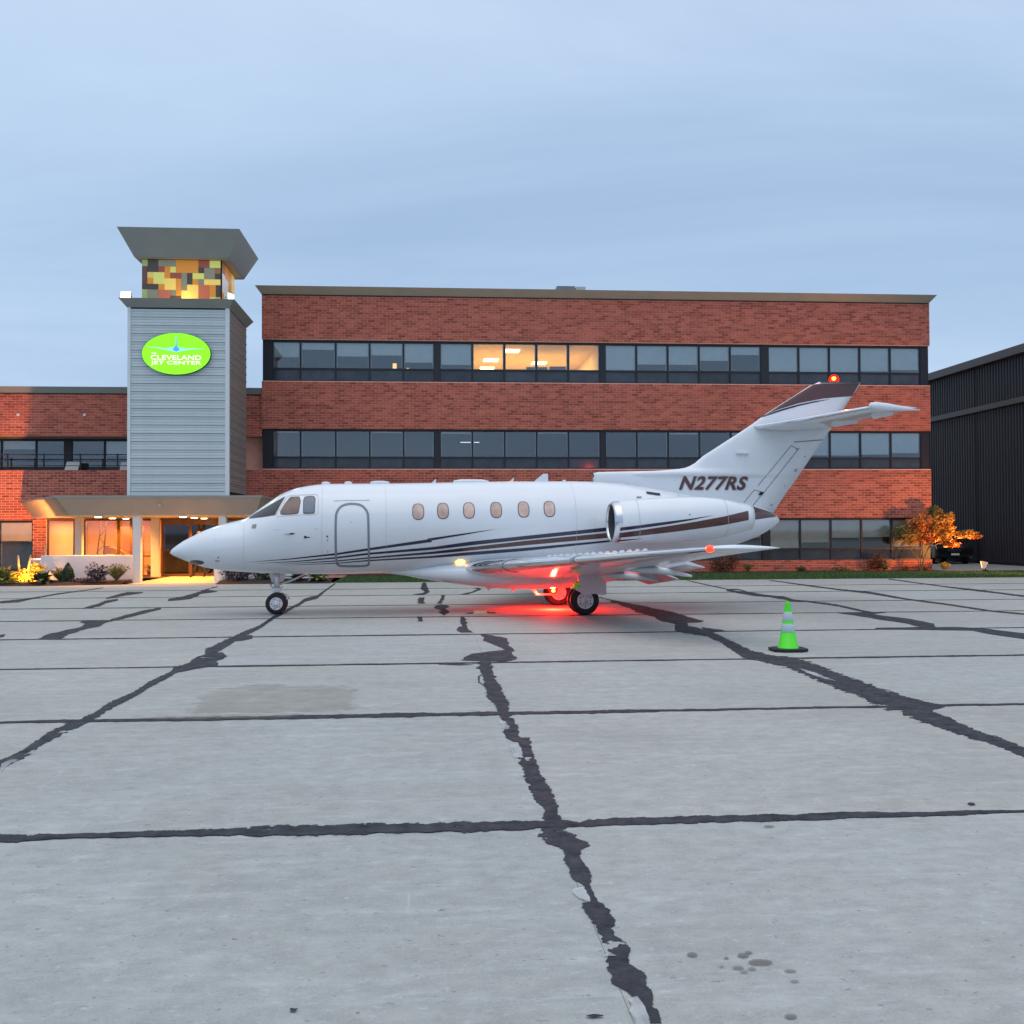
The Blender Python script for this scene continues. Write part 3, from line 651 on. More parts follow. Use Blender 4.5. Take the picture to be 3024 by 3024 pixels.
# ---------------- two storey wing
bw = wempty('brick_wing', (-14, 50, 0)); tag(bw, 'two storey red brick wing with a railed balcony left of the tower', 'building')
w = MB(); XL0 = -34.0
w.box(XL0, XW - .02, YF + .12, 58, 5.62, 7.31); w.box(XL0, XW - .01, YF, 58, 2.25, 4.24); w.box(-15.73, -15.1, YF, 42.6, -.1, 2.25); w.box(XL0, -15.73, YF, 42.4, -.1, .25)
w.box(XL0, XW - .01, 50, 58, 0, 7.3); w.box(XL0 + .01, XL0 + .3, 42.5, 49.9, 0, 5.6); w.box(XL0 + .3, -21.12, YF + .002, 42.5, .25, 2.249); w.box(XL0 + .3, -17.4, 43.22, 43.5, 4.02, 5.6) if False else None; w.box(-7.9, XW - .01, 42.5, 43.4, 4.24, 5.62); w.box(-6.4, -5.8, YF, 42.5, -.1, 2.249)
wwall = w.build('wall', M_MORTAR, bw)
br = Bricks(wwall, 300)
br.lay(-15.73, -15.1, 0.0, 2.25, YF, lambda x, z: True)
br.lay(XL0, XW - .02, 5.62, 7.31, YF + .12, lambda x, z: -16.9 < x < -15.6 and z < 6.2)
br.lay(XL0, XW - .01, 2.25, 4.24, YF, lambda x, z: (x < -12.5 and x > -17) and z > 2.9); br.lay(XL0, -15.73, 0, .25, YF); br.lay(XL0 + .3, -21.12, .25, 2.25, YF + .002)
br.done()
fs = MB(); frustum(fs, XL0, XW - .03, YF + .10, 58, 7.312, 7.56, .1); fs.build('fascia', M_FASCIA_D, bw)
st = MB(); st.box(XL0, XW - .05, YF + .085, YF + .099, 7.275, 7.311); st.build('shadow_strip', M_DARK, bw)  # wing fascia: its shade line drawn as a dark strip too
i_ = MB(); i_.box(XL0, -6.9, 43.3, 49.9, 4.2, 4.22); i_.box(XL0, -6.9, 42.3, 49.9, 5.60, 5.618); i_.box(XL0, -6.9, 49.9, 49.98, 4.24, 5.6); i_.build('interior_lining', M_ROOM, bw)
xs = [on_wall(p / 2.415, 1400, 43.2)[0] for p in [-3160 + 244.5 * k for k in range(13)] + [8, 257]] 
for a, b in zip(xs, xs[1:]): window_bay(bw, a, b, 4.0, 5.61, 4.42, 43.2, blind=.12 if hsh(a) > .4 else .3)
xs2 = [on_wall(p / 2.415, 1400, 43.2)[0] for p in (257, 460)]; window_bay(bw, xs2[0], xs2[1], 4.0, 5.61, 4.42, 43.2)
xs3 = [on_wall(p / 2.415, 1400, 43.2)[0] for p in (510, 745, 990, 1240)]
window_bay(bw, xs3[0], xs3[1], 4.0, 5.61, 4.42, 43.2); window_bay(bw, xs3[1], xs3[2], 4.0, 5.61, 4.42, 43.2, blind=.55); window_bay(bw, xs3[2], xs3[3], 4.0, 5.61, 4.42, 43.2, blind=.4)
o = MB(); o.box(xs2[1] + .002, xs3[0] - .002, 43.19, 43.4, 4.0, 5.61); o.build('mullion', M_FRAME, bw)
rl = MB()
for z in (4.86, 4.60, 4.42): rl.tube([(XL0, YF + .06, z), (-10.3, YF + .06, z)], .022 if z > 4.8 else .014, 6)
rl_o = rl.build('railing', M_FRAME, bw)
for p in (-400, -130, 50, 310, 570, 835, 1090):
    x = on_wall(p / 2.415, 1350, YF)[0]; q = MB(); q.box(x - .025, x + .025, YF + .035, YF + .085, 4.24, 4.9); q.build('post', M_FRAME, rl_o)
# dark ground floor windows at the far left
for a, b in ((-17.05, -15.77), (-18.4, -17.05), (-19.75, -18.4), (-21.1, -19.75)): window_bay(bw, a, b, .25, 2.25, None, YF + .1, blind=.38, bmat=M_BLIND2)
# storefront of the lobby
M_SFR = mat('bronze_frame', (.10, .05, .025), .45)
M_GLASSC = glass_mat('lobby_glass', (1, .97, .92), .92)
M_GLASSD = glass_mat('door_glass', (.62, .5, .42), .45)
YS = 41.5
sx = [-15.08, -14.03, -13.68, -12.35, -11.86, -11.52, -11.04]
for a, b in zip(sx, sx[1:]):
    f = MB(); f.box(a + .002, a + .05, YS, YS + .1, .02, 2.30); f.box(b - .05, b - .002, YS, YS + .1, .02, 2.30); f.box(a + .05, b - .05, YS + .004, YS + .1, .02, .09); f.box(a + .05, b - .05, YS + .004, YS + .1, 2.22, 2.30)
    if a == sx[5]: f.box(a + .05, b - .05, YS + .004, YS + .1, .79, .85)
    w_ = f.build('window', M_SFR, bw); p = MB(); p.box(a + .05, b - .05, YS + .04, YS + .05, .09, 2.22); p.build('pane', M_GLASSC, w_)
for a, b in ((-10.70, -9.57), (-9.57, -8.44)):
    f = MB(); f.box(a + .002, a + .06, YS, YS + .1, .02, 2.30); f.box(b - .06, b - .002, YS, YS + .1, .02, 2.30); f.box(a + .06, b - .06, YS + .004, YS + .1, .02, .12); f.box(a + .06, b - .06, YS + .004, YS + .1, 2.05, 2.30)
    d_ = f.build('door', M_SFR, bw); p = MB(); p.box(a + .06, b - .06, YS + .04, YS + .05, .12, 2.05); p.build('pane', M_GLASSD, d_)
    p = MB(); p.tube([((b - .12) if a < -10 else (a + .12), YS - .05, .8), ((b - .12) if a < -10 else (a + .12), YS - .05, 1.35)], .018, 6); p.build('handle', M_STEEL, d_)
f = MB(); f.box(-8.43, -6.42, YS, YS + .1, .02, .12); f.box(-8.43, -8.36, YS, YS + .1, .12, 2.3); f.box(-7.2, -7.13, YS, YS + .1, .12, 2.3); f.box(-8.36, -6.42, YS + .004, YS + .1, 2.2, 2.3)
w_ = f.build('window', M_SFR, bw); p = MB(); p.box(-8.36, -6.42, YS + .04, YS + .05, .12, 2.2); p.build('pane', M_GLASSC, w_)
# lobby interior
M_LOBBY = mat('lobby_wall', (.74, .55, .34), .85, var=.05, scale=1.5); M_LOBBY2 = mat('lobby_panel', (.55, .26, .10), .7, var=.08, scale=2); M_WOOD = mat('counter_wood', (.22, .10, .035), .5, var=.2, scale=3, stretch=(.4, 4, 4))
lb = MB(); lb.box(-15.08, -10.9, 46.3, 46.4, 0, 2.3); lb.box(-15.15, -15.09, 41.62, 46.4, 0, 2.3); lb.box(-15.08, -6.4, 41.62, 48.5, -.05, .015); lb.box(-15.08, -6.4, 41.62, 48.5, 2.305, 2.33); lb.build('lobby_wall', M_LOBBY, bw)
lb = MB(); lb.box(-12.9, -11.95, 43.6, 43.7, 0.02, 2.0); lb.box(-13.4, -12.9, 44.6, 44.7, .02, 1.9); lb.box(-11.6, -11.25, 44.5, 44.6, .02, 1.1); lb.build('lobby_panel', M_LOBBY2, bw)
lb = MB(); lb.box(-10.9, -6.4, 48.4, 48.5, 0, 2.3); lb.box(-10.92, -10.85, 43.0, 48.4, 0.02, 2.3); lb.build('back_wall', mat('dim_wall', (.10, .05, .035), .8, var=.5, scale=2), bw)
lb = MB(); lb.box(-10.6, -8.4, 44.0, 44.5, .02, .83); lb.box(-10.65, -8.35, 43.95, 44.55, .83, .87); lb.build('counter', M_WOOD, bw)
M_SPARK = mat('display_lamp', (.9, .85, .8), .5, emit=(1, .85, .7), estr=3)
for x, y, z, a, b in ((-10.05, 46, 1.66, .05, .05), (-10.15, 46.2, 1.52, .1, .04), (-8.9, 45.5, 1.85, .25, .05), (-9.3, 46.5, 2.28, .4, .02), (-10.0, 46.5, 1.15, .12, .03), (-9.75, 46.5, 1.18, .14, .03)):
    l = MB(); l.box(x - a / 2, x + a / 2, y, y + .03, z - b / 2, z + b / 2); l.build('display_lamp', M_SPARK, bw)
lb = MB()
for x in (-10.5, -10.0, -9.5, -9.0): lb.box(x - .04, x + .04, 45.2, 45.3, .02, 2.3)
for z in (.95, 1.35): lb.box(-10.6, -8.5, 45.3, 45.5, z, z + .04)
for k in range(14): lb.box(-10.5 + k * .14, -10.4 + k * .14, 45.32, 45.45, .99 + (k % 3 == 0) * .4, 1.13 + .12 * hsh(k) + (k % 3 == 0) * .4)
lb.build('shelf', mat('shelf_goods', (.30, .22, .20), .6, var=.6, scale=6), bw)
lamp('lobby_lamp', 'AREA', (-13.1, 43.6, 2.2), 270, (1, .50, .18), (-13.1, 43.6, 0), shape='RECTANGLE', size=3.4, size_y=3)
lamp('door_lamp', 'AREA', (-9.2, 44.5, 2.2), 60, (1, .55, .22), (-9.2, 44.5, 0), shape='RECTANGLE', size=2.5, size_y=3)
# lattice legs standing in the lobby
def lattice(loc, lean, label):
    t = wempty('lattice_tower', loc); x, y, z = loc; M = mat('aged_steel', (.16, .09, .05), .6, var=.3)
    for s in (-.14, .14):
        q = MB(); q.tube([(x + s, y, z), (x + s * .75 + lean, y, 2.2)], .026, 6); q.build('rail', M, t)
    for k in range(7):
        f0, f1 = k / 7, (k + 1) / 7; q = MB(); sg = 1 if k % 2 else -1
        q.tube([(x - .14 * sg + lean * f0, y, z + 2.18 * f0), (x + .12 * sg + lean * f1, y, z + 2.18 * f1)], .015, 5); q.build('brace', M, t)
    return tag(t, label, 'lattice')
lattice((-14.45, 42.6, .02), .42, 'leaning brown lattice frame in the first lobby window')
lattice((-13.5, 42.7, .02), .22, 'brown lattice frame behind the second lobby window beside the desk')
dk = wempty('reception_desk', (-12.9, 42.9, .02)); q = MB(); q.prism([(-13.35, .02), (-12.35, .02), (-12.35, .55)] + [(-13.35 + 1.0 * math.sin(a * .17), .55 + .62 * math.cos(a * .17)) for a in range(8, -1, -1)], lambda u, v, w_: (u, w_, v), 43.0, 43.35)
q.build('front', M_LOBBY2, dk); q = MB(); q.box(-13.38, -13.2, 42.98, 43.4, 1.18, 1.21); q.build('top', M_WOOD, dk); tag(dk, 'curved orange brown reception desk inside the lobby', 'desk')

# ---------------- entrance canopy
cn = wempty('entrance_canopy', (-10, 39, 0)); tag(cn, 'flared grey metal entrance canopy with recessed lamps under the tower', 'canopy')
TOPP = [(-16.2, 41.78), (-12.83, 36.0), (-5.87, 36.0), (-5.87, 41.78)]; BOTP = [(-15.75, 41.78), (-12.46, 36.35), (-6.17, 36.35), (-6.17, 41.78)]
ZT, ZB = 3.01, 2.365
for k in range(3):
    f = MB(); a, b, c, d = TOPP[k], TOPP[k + 1], BOTP[k + 1], BOTP[k]
    vs = [(*d, ZB), (*c, ZB), (*b, ZT), (*a, ZT)]; nn = (Vector(vs[1]) - Vector(vs[0])).cross(Vector(vs[3]) - Vector(vs[0])).normalized()
    back = [tuple(Vector(v) - nn * .03) for v in vs]; f.hexa(vs, back); f.build('fascia_panel', M_FASCIA, cn)
f = MB(); f.prism(TOPP, lambda u, v, w_: (u, v, w_), ZT - .06, ZT + .015); f.build('roof_deck', M_FASCIA_D, cn)
f = MB(); f.prism([(x, y + .03) if y < 37 else (x, y) for x, y in BOTP], lambda u, v, w_: (u, v, w_), ZB - .03, ZB + .02); f.build('soffit', mat('soffit_cream', (.72, .60, .42), .8, var=.04), cn)
M_DOWN = mat('downlight_lens', (1, .9, .7), .4, emit=(1, .72, .34), estr=14)
for px, py in ((700, 1073), (802, 1082), (897, 1088), (1305, 1072), (1385, 1079), (1455, 1084)):
    x, y = on_level(px / 2.415, 1080 + py / 2.415, ZB - .035); y = min(y, 41.0); x = on_wall(px / 2.415, 1600, y)[0]
    l = MB(); l.lathe([(.17, ZB - .034), (.17, ZB - .06), (.13, ZB - .062)], 18, lambda a, b, h_: (x + a, y + b, h_)); dl = l.build('downlight', M_TRIM, cn)
    l = MB(); l.lathe([(.125, ZB - .066), (.10, ZB - .085)], 16, lambda a, b, h_: (x + a, y + b, h_)); l.build('lens', M_DOWN, dl)
    lamp('downlight_lamp', 'SPOT', (x, y, ZB - .12), 800, (1, .36, .055), (x, y, 0), spot_size=R(140), spot_blend=.8, shadow_soft_size=.12)
l = MB(); l.lathe([(.02, .0), (.06, .01), (.07, .05), (.05, .1), (.0, .12)], 12, lambda a, b, h_: (-9.35 + a, 36.13 + h_ * -1, 2.66 + b)); l.build('wall_lamp', mat('lamp_grey', (.35, .36, .35), .4), cn)
M_COLW = mat('column_cream', (.72, .70, .66), .7, var=.03)
for x0, x1, y in ((-10.36, -10.09, 36.42), (-7.42, -7.18, 36.42), (-13.18, -12.93, 39.0), (-11.02, -10.72, 41.2), (-8.42, -8.2, 41.2)):
    c = MB(); c.box(x0, x1, y, y + .26, .012, ZB - .031); c.build('column', M_COLW, cn, bevel=.008)

# ---------------- control tower
tw = wempty('control_tower', (-8.8, 38, 3.02)); tag(tw, 'pale blue ribbed tower with flared roof and coloured glass lantern', 'tower')
X0, X1, Y0, Y1, TZ0, TZ1 = -10.53, -7.10, 36.4, 39.8, 3.03, 9.58
b = MB(); b.box(X0 + .03, X1 - .03, Y0 + .03, Y1, TZ0, TZ1); b.build('core', M_DARK, tw)  # near-black backing puts in the shadow lines between the siding panels
PH = .2895
def panel_profile(h):
    """outward depth against height: three ribs and a lip"""
    p = []
    for k in range(3):
        a = h * k / 3; p += [(.006, a + .006), (.022, a + .016), (.022, a + h / 3 - .014), (.008, a + h / 3 - .006)]
    p[-2:] = [(.034, h - .034), (.036, h - .012), (.004, h - .008)]
    return [(-.02, .006)] + p + [(-.02, h - .008)]
pm = MB(); pm.prism(panel_profile(PH), lambda u, v, w_: (w_, -u, v), X0 + .1, X1 - .1)
me = bpy.data.meshes.new('siding_panel'); me.from_pydata(pm.v, [], pm.f); me.materials.append(M_SIDING)
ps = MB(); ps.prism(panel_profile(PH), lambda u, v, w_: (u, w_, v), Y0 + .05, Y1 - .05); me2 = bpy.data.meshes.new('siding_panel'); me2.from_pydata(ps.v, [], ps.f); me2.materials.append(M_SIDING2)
nP = int((TZ1 - TZ0) / PH)
for k in range(nP + 1):
    z = TZ1 - .04 - (k + 1) * PH
    if z < TZ0 - .2: break
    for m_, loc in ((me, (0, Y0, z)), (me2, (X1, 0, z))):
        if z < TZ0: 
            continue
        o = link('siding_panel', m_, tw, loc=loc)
o = MB(); o.box(X0 + .1, X1 - .1, Y0 - .015, Y0 + .02, TZ0, z + PH - .006 if z < TZ0 else TZ0 + .02); o.build('siding_panel', M_SIDING, tw)
for a, b_ in ((X0, X0 + .1), (X1 - .1, X1 + .04)):
    c = MB(); c.box(a, b_, Y0 - .05, Y0 + .06, TZ0, TZ1); c.build('corner_trim', M_TRIM, tw)
cp = MB(); frustum(cp, X0 - .03, X1 + .03, Y0 - .06, Y1, TZ1 + .002, 9.86, .22); cp.build('ledge', M_FASCIA_D, tw)
LX0, LX1, LY0, LY1, LZ0, LZ1 = -10.21, -7.48, 36.95, 39.35, 9.87, 11.50
c = MB(); c.box(LX0 - .02, LX1 + .02, LY0 - .02, LY1 + .02, LZ1 - .09, LZ1); c.build('head_frame', M_DARK, tw)
c = MB(); c.box(LX0, LX1, LY0 + .05, LY1, LZ0, LZ1 - .1); c.build('lantern_core', mat('lantern_core', (.05, .045, .04), .8), tw)
COLS = {'D': (64, 58, 52), 'G': (122, 122, 104), 'O': (196, 128, 44), 'R': (134, 70, 56), 'r': (92, 58, 56), 'P': (178, 98, 70), 'Y': (198, 200, 106), 'y': (226, 196, 98), 'T': (200, 180, 96), 'g': (142, 156, 100), 'b': (88, 66, 50), 'W': (196, 190, 190), 'o': (140, 96, 50), 'e': (80, 110, 50)}
TILE = [(495, 435, 565, 512, 'g'), (565, 435, 695, 580, 'D'), (695, 435, 912, 512, 'G'), (912, 435, 1190, 585, 'O'), (1190, 435, 1328, 520, 'R'), (1328, 435, 1465, 520, 'Y'), (495, 512, 562, 718, 'r'), (695, 512, 772, 580, 'R'), (772, 512, 842, 650, 'O'), (842, 512, 912, 582, 'Y'),
        (1190, 585, 1190, 585, 'D'), (1190, 520, 1260, 585, 'D'), (1260, 520, 1395, 655, 'G'), (1395, 520, 1465, 588, 'o'), (562, 580, 635, 648, 'T'), (562, 648, 635, 718, 'O'), (635, 580, 772, 718, 'Y'), (842, 582, 980, 652, 'R'), (980, 585, 1050, 785, 'G'), (1050, 585, 1117, 718, 'D'), (1117, 585, 1260, 655, 'Y'), (1395, 588, 1465, 655, 'D'),
        (772, 650, 912, 785, 'y'), (912, 652, 980, 855, 'O'), (1117, 655, 1190, 720, 'O'), (1190, 655, 1260, 722, 'G'), (1260, 655, 1465, 722, 'y'), (495, 718, 697, 782, 'D'), (697, 718, 772, 785, 'O'), (1050, 720, 1190, 787, 'y'), (1190, 722, 1328, 940, 'P'), (1328, 722, 1405, 860, 'O'), (1405, 722, 1465, 860, 'D'),
        (495, 782, 562, 940, 'g'), (562, 782, 697, 940, 'G'), (697, 785, 845, 940, 'P'), (845, 785, 912, 852, 'G'), (845, 852, 980, 940, 'b'), (980, 787, 1190, 940, 'y'), (1328, 860, 1405, 940, 'T'), (1405, 860, 1465, 940, 'g')]
def tile_mat(ch):
    c = srgb(*COLS[ch]); return mat('lantern_tile_' + {'D': 'umber', 'G': 'olive', 'O': 'amber', 'R': 'rust', 'r': 'plum', 'P': 'terracotta', 'Y': 'lime', 'y': 'gold', 'T': 'sand', 'g': 'sage', 'b': 'brown', 'W': 'pearl', 'o': 'bronze', 'e': 'moss'}[ch], c, .35, emit=c, estr=.42)  # even glow in each tile stands in for light inside the lantern
for x0, y0, x1, y1, ch in TILE:
    if x1 - x0 < 5: continue
    u0, u1 = [LX0 + (LX1 - LX0) * (x - 495) / 970 for x in (x0, x1)]; v0, v1 = [LZ1 - .09 - (LZ1 - .09 - LZ0) * (y - 435) / 505 for y in (y1, y0)]
    d = .012 * hsh(x0, y0)
    t = MB(); t.box(u0 + .004, u1 - .004, LY0 - .005 - d, LY0 + .049, v0 + .004, v1 - .004); t.build('pane', tile_mat(ch), tw)
for k, (a, b_, z0, z1, ch) in enumerate(((0, .25, .0, .3, 'O'), (0, .25, .3, .75, 'W'), (0, .25, .75, 1, 'o'), (.25, .5, 0, .33, 'e'), (.25, .5, .33, .7, 'W'), (.25, .5, .7, 1, 'O'), (.5, .75, 0, .5, 'G'), (.5, .75, .5, 1, 'O'), (.75, 1, 0, .6, 'W'), (.75, 1, .6, 1, 'y'))):
    H = LZ1 - .09 - LZ0; t = MB(); t.box(LX1 + .002, LX1 + .03, LY0 + .05 + (LY1 - LY0 - .05) * a + .004, LY0 + .05 + (LY1 - LY0 - .05) * b_ - .004, LZ0 + H * z0 + .004, LZ0 + H * z1 - .004); t.build('pane', tile_mat(ch), tw)
c = MB(); c.box(LX1 + .001, LX1 + .045, LY0 - .02, LY0 + .05, LZ0, LZ1 - .09); c.build('corner_post', M_DARK, tw)
rf = MB(); frustum(rf, -10.42, -7.16, 36.72, 39.75, 11.44, 12.36, .46); rf.build('roof', M_FASCIA_D, tw)
rf = MB(); frustum(rf, -10.2, -7.4, 36.95, 39.5, 11.505, 11.438 + .02, .2); 
rf = MB(); rf.box(-10.40, -7.18, 36.74, 39.73, 11.42, 11.438); rf.build('soffit', M_FASCIA, tw)
lamp('lantern_added_light', 'POINT', (-8.72, 36.62, 9.98), 9, (1, .70, .28), shadow_soft_size=.05)  # added light on the ledge, brightens the lower panes from outside
u = MB(); u.lathe([(.05, 9.862), (.05, 9.9), (.035, 9.92)], 10, lambda a, b, h_: (-8.72 + a, 36.62 + b, h_)); u.build('uplight', M_FRAME, tw)  # small fixture added to go with that ledge light
for x, yv, lab, rot in ((-10.55, 36.3, 'floodlight shining from the left corner of the tower ledge', -.25), (-7.06, 36.35, 'floodlight shining from the right corner of the tower ledge', 1.2)):
    fl = empty('floodlight', (x, yv, 9.86), rot); tag(fl, lab, 'floodlight', 'floodlights on the tower ledge')
    q = MB(); q.tube([(0, .05, 0), (0, .05, .08)], .02, 6); q.tube([(-.17, .05, .08), (.17, .05, .08)], .02, 6); q.build('bracket', M_FRAME, fl)
    q = MB(); q.hexa([(-.13, .12, .02), (.13, .12, .02), (.13, .12, .20), (-.13, .12, .20)], [(-.19, -.06, -.03), (.19, -.06, -.03), (.19, -.06, .24), (-.19, -.06, .24)]); q.build('housing', M_TRIM, fl)
    q = MB(); q.box(-.18, .18, -.075, -.062, -.02, .23); q.build('lens', mat('flood_lens', (1, 1, .8), .4, emit=(.92, 1, .45), estr=2.6), fl)
    dv = Matrix.Rotation(rot, 3, 'Z') @ Vector((0, -1, -.25))
    lamp('flood_lamp', 'SPOT', (x + dv.x * .12, yv + dv.y * .12, 9.95), 300, (1, 1, .74), (x + dv.x * 5, yv + dv.y * 5, 9.9 + dv.z * 5), spot_size=R(150), spot_blend=1, shadow_soft_size=.15)
# lit oval sign
sg = empty('oval_sign', (-8.845, Y0 - .045, 7.955)); tag(sg, 'glowing lime green oval sign with white lettering on the tower', 'sign')
def ell(a, b, n=56): return [(a * math.cos(2 * math.pi * k / n), b * math.sin(2 * math.pi * k / n)) for k in range(n)]
q = MB(); q.prism(ell(1.175, .735), lambda u, v, w_: (u, w_, v), -.11, .0); q.build('rim', mat('sign_rim', (.03, .10, .02), .5), sg)
q = MB(); q.prism(ell(1.16, .72), lambda u, v, w_: (u, w_, v), -.125, -.11); q.build('face', mat('sign_face', (.15, .6, .01), .4, emit=srgb(140, 255, 22), estr=.95), sg)
M_SGW = mat('sign_white', (.8, .85, .7), .4, emit=(.93, 1, .72), estr=1.0); M_SGB = mat('sign_blue', (.05, .25, .8), .4, emit=(.10, .32, 1.0), estr=.9); M_SGC = mat('sign_cyan', (.2, .8, .9), .4, emit=(.25, .95, .9), estr=.95)
def sign_text(body, x, z, wid, hgt):
    me = text_mesh(body, 1.0, .0, bold=.012); xs_ = [v.co.x for v in me.vertices]; ys_ = [v.co.y for v in me.vertices]
    sx_, sy_ = wid / (max(xs_) - min(xs_)), hgt / (max(ys_) - min(ys_)); a, b2 = min(xs_), min(ys_)
    for v in me.vertices: v.co = (x + (v.co.x - a) * sx_, -.1295, z + (v.co.y - b2) * sy_)
    me.materials.clear(); me.materials.append(M_SGW); link('lettering', me, sg)
sign_text('CLEVELAND', -.865, -.215, 1.72, .165); sign_text('JET CENTER', -.865, -.415, 1.72, .165); sign_text('THE', -.84, -.02, .17, .055)
def flat(poly, m, y, name='emblem'):
    q = MB(); q.add([(u, y, v) for u, v in poly], [tuple(range(len(poly)))]); q.build(name, m, sg)
flat([(-1.02, .235), (-.5, .20), (-.32, .165), (-.1, .14), (0, .13), (.1, .14), (.32, .165), (.5, .19), (1.0, .18), (.5, .16), (.15, .09), (0, .055), (-.15, .09), (-.5, .165)], M_SGC, -.1293)
flat([(-.36, .20), (-.1, .215), (.1, .215), (.36, .195), (.1, .17), (-.1, .17)], M_SGC, -.1297)
flat([(-.012, .62), (.012, .62), (.022, .30), (.045, .25), (.10, .20), (.125, .15), (.07, .09), (0, .065), (-.07, .09), (-.125, .15), (-.10, .20), (-.045, .25), (-.022, .30)], M_SGB, -.1302)

# ---------------- white planter walls
for x0, x1, lab, xa in ((-13.55, -10.40, 'white rendered planter wall left of the entrance', -13.75), (-7.63, -4.3, 'white rendered planter wall right of the entrance behind the nose', -4.2)):
    pw = MB()
    if x0 < -12: pw.hexa([(xa, 36.75, 0), (x1, 36.75, 0), (x1, 37.05, 0), (xa, 37.05, 0)], [(x0, 36.75, .965), (x1, 36.75, .965), (x1, 37.05, .965), (x0, 37.05, .965)])
    else: pw.box(x0, x1, 36.6, 36.9, 0, .9)
    tag(pw.build('planter_wall', M_WPLASTER, bevel=.012), lab, 'wall')
# ---------------- dark hangar at the right
hg = wempty('hangar', (32, 55, 0)); tag(hg, 'dark corrugated metal hangar beside the driveway', 'hangar')
HX = 27.5
b = MB(); b.box(HX + .06, HX + 14, 30, 95, 0, 10.05); b.build('core', M_HTRIM, hg)
def ribs(h0, h1, w=1.0, n=4):
    q = MB(); prof = []
    for k in range(n):
        a = k * w / n; prof += [(0, a + .004), (0, a + w / n * .45), (-.085, a + w / n * .55), (-.085, a + w / n * .90)]
    prof = [(.03, .004)] + prof + [(.03, w - .004)]
    q.prism(prof, lambda u, v, z_: (HX + u, v, z_), h0, h1)
    m_ = bpy.data.meshes.new('cladding_panel'); m_.from_pydata(q.v, [], q.f); m_.materials.append(M_HANGAR); return m_
m_lo, m_up = ribs(.15, 7.62), ribs(7.92, 9.9)
for k in range(34, 90):
    for m_ in (m_lo, m_up): link('cladding_panel', m_, hg, loc=(0, float(k), 0))
b = MB(); b.box(HX - .22, HX + .05, 31, 94, 7.64, 7.9); b.build('ledge', M_HTRIM, hg)
b = MB(); b.box(HX - .35, HX + .05, 31, 94, 9.91, 10.3); b.build('eave', M_HTRIM, hg)
b = MB(); b.box(HX - .06, HX + .05, 31, 94, .02, .14); b.build('base_trim', M_DARK, hg)
for y in (41.2, 49.6, 58.0, 66.4):
    b = MB(); b.box(HX - .1, HX - .05, y - .1, y + .1, .15, 7.63); b.box(HX - .1, HX - .05, y - .1, y + .1, 7.92, 9.9); b.build('downpipe', M_DARK, hg)
for px in (132, 605):
    x, z = on_wall(px / 2.415, 1080 + 351 / 2.415, YF + .1); q = MB(); q.box(x - .045, x + .045, YF + .04, YF + .108, z - .05, z + .05); q.build('wall_light', M_WPLASTER, bw)
# seats on the balcony
def balcony_chair(x, y, rz, lab):
    t = empty('patio_chair', (x, y, 4.02), rz); tag(t, lab, 'chair', 'white chairs on the balcony'); M = mat('chair_white', (.62, .64, .63), .6)
    q = MB(); q.box(-.26, .26, -.25, .25, .20, .24); q.build('seat', M, t)
    q = MB(); q.hexa([(-.26, .24, .24), (.26, .24, .24), (.26, .27, .24), (-.26, .27, .24)], [(-.3 + .08, .40, .62), (.3 + .02, .40, .62), (.3 + .02, .43, .62), (-.3 + .08, .43, .62)]); q.build('backrest', M, t)
    for a in (-.22, .22):
        for c in (-.21, .21):
            q = MB(); q.box(a - .02, a + .02, c - .02, c + .02, 0, .20); q.build('leg', M, t)
b = MB(); b.box(XL0, -6.9, YF + .14, 43.3, 4.0, 4.018); b.build('balcony_floor', M_ROOM, bw)
balcony_chair(-14.55, 42.35, 0, 'white patio chair behind the balcony railing below the wide mullion'); balcony_chair(-12.35, 42.35, .1, 'white patio chair on the balcony next to the tower')
# ================================================================== AIRCRAFT (local frame: x towards the tail, -y towards the camera side)
AC_YAW = R(4.1)
jet = empty('business_jet', (-3.32, 22.26, 0), AC_YAW); tag(jet, 'white twin engine business jet with navy and brown stripes parked on the apron', 'aircraft')
AU, AN = Vector((math.cos(AC_YAW), math.sin(AC_YAW), 0)), Vector((math.sin(AC_YAW), -math.cos(AC_YAW), 0)); AO = Vector((-3.32, 22.26, 0))
def ac(px, py, off=0.0):
    r = ray(px, py); C = Vector((0, 0, CAM_H)); t = ((AO + AN * off - C).dot(AN)) / r.dot(AN); p = C + r * t
    return ((p - AO).dot(AU), p.z)
def pchip(xs, ys):
    n = len(xs); h = [xs[i + 1] - xs[i] for i in range(n - 1)]; d = [(ys[i + 1] - ys[i]) / h[i] for i in range(n - 1)]; m = [0] * n
    m[0], m[-1] = d[0], d[-1]
    for i in range(1, n - 1):
        m[i] = 0 if d[i - 1] * d[i] <= 0 else 3 * (h[i - 1] + h[i]) / ((2 * h[i] + h[i - 1]) / d[i - 1] + (h[i] + 2 * h[i - 1]) / d[i])
    def f(x):
        x = max(xs[0], min(xs[-1], x)); i = 0
        while i < n - 2 and xs[i + 1] < x: i += 1
        t = (x - xs[i]) / h[i]
        return (2 * t ** 3 - 3 * t * t + 1) * ys[i] + (t ** 3 - 2 * t * t + t) * h[i] * m[i] + (-2 * t ** 3 + 3 * t * t) * ys[i + 1] + (t ** 3 - t * t) * h[i] * m[i + 1]
    return f
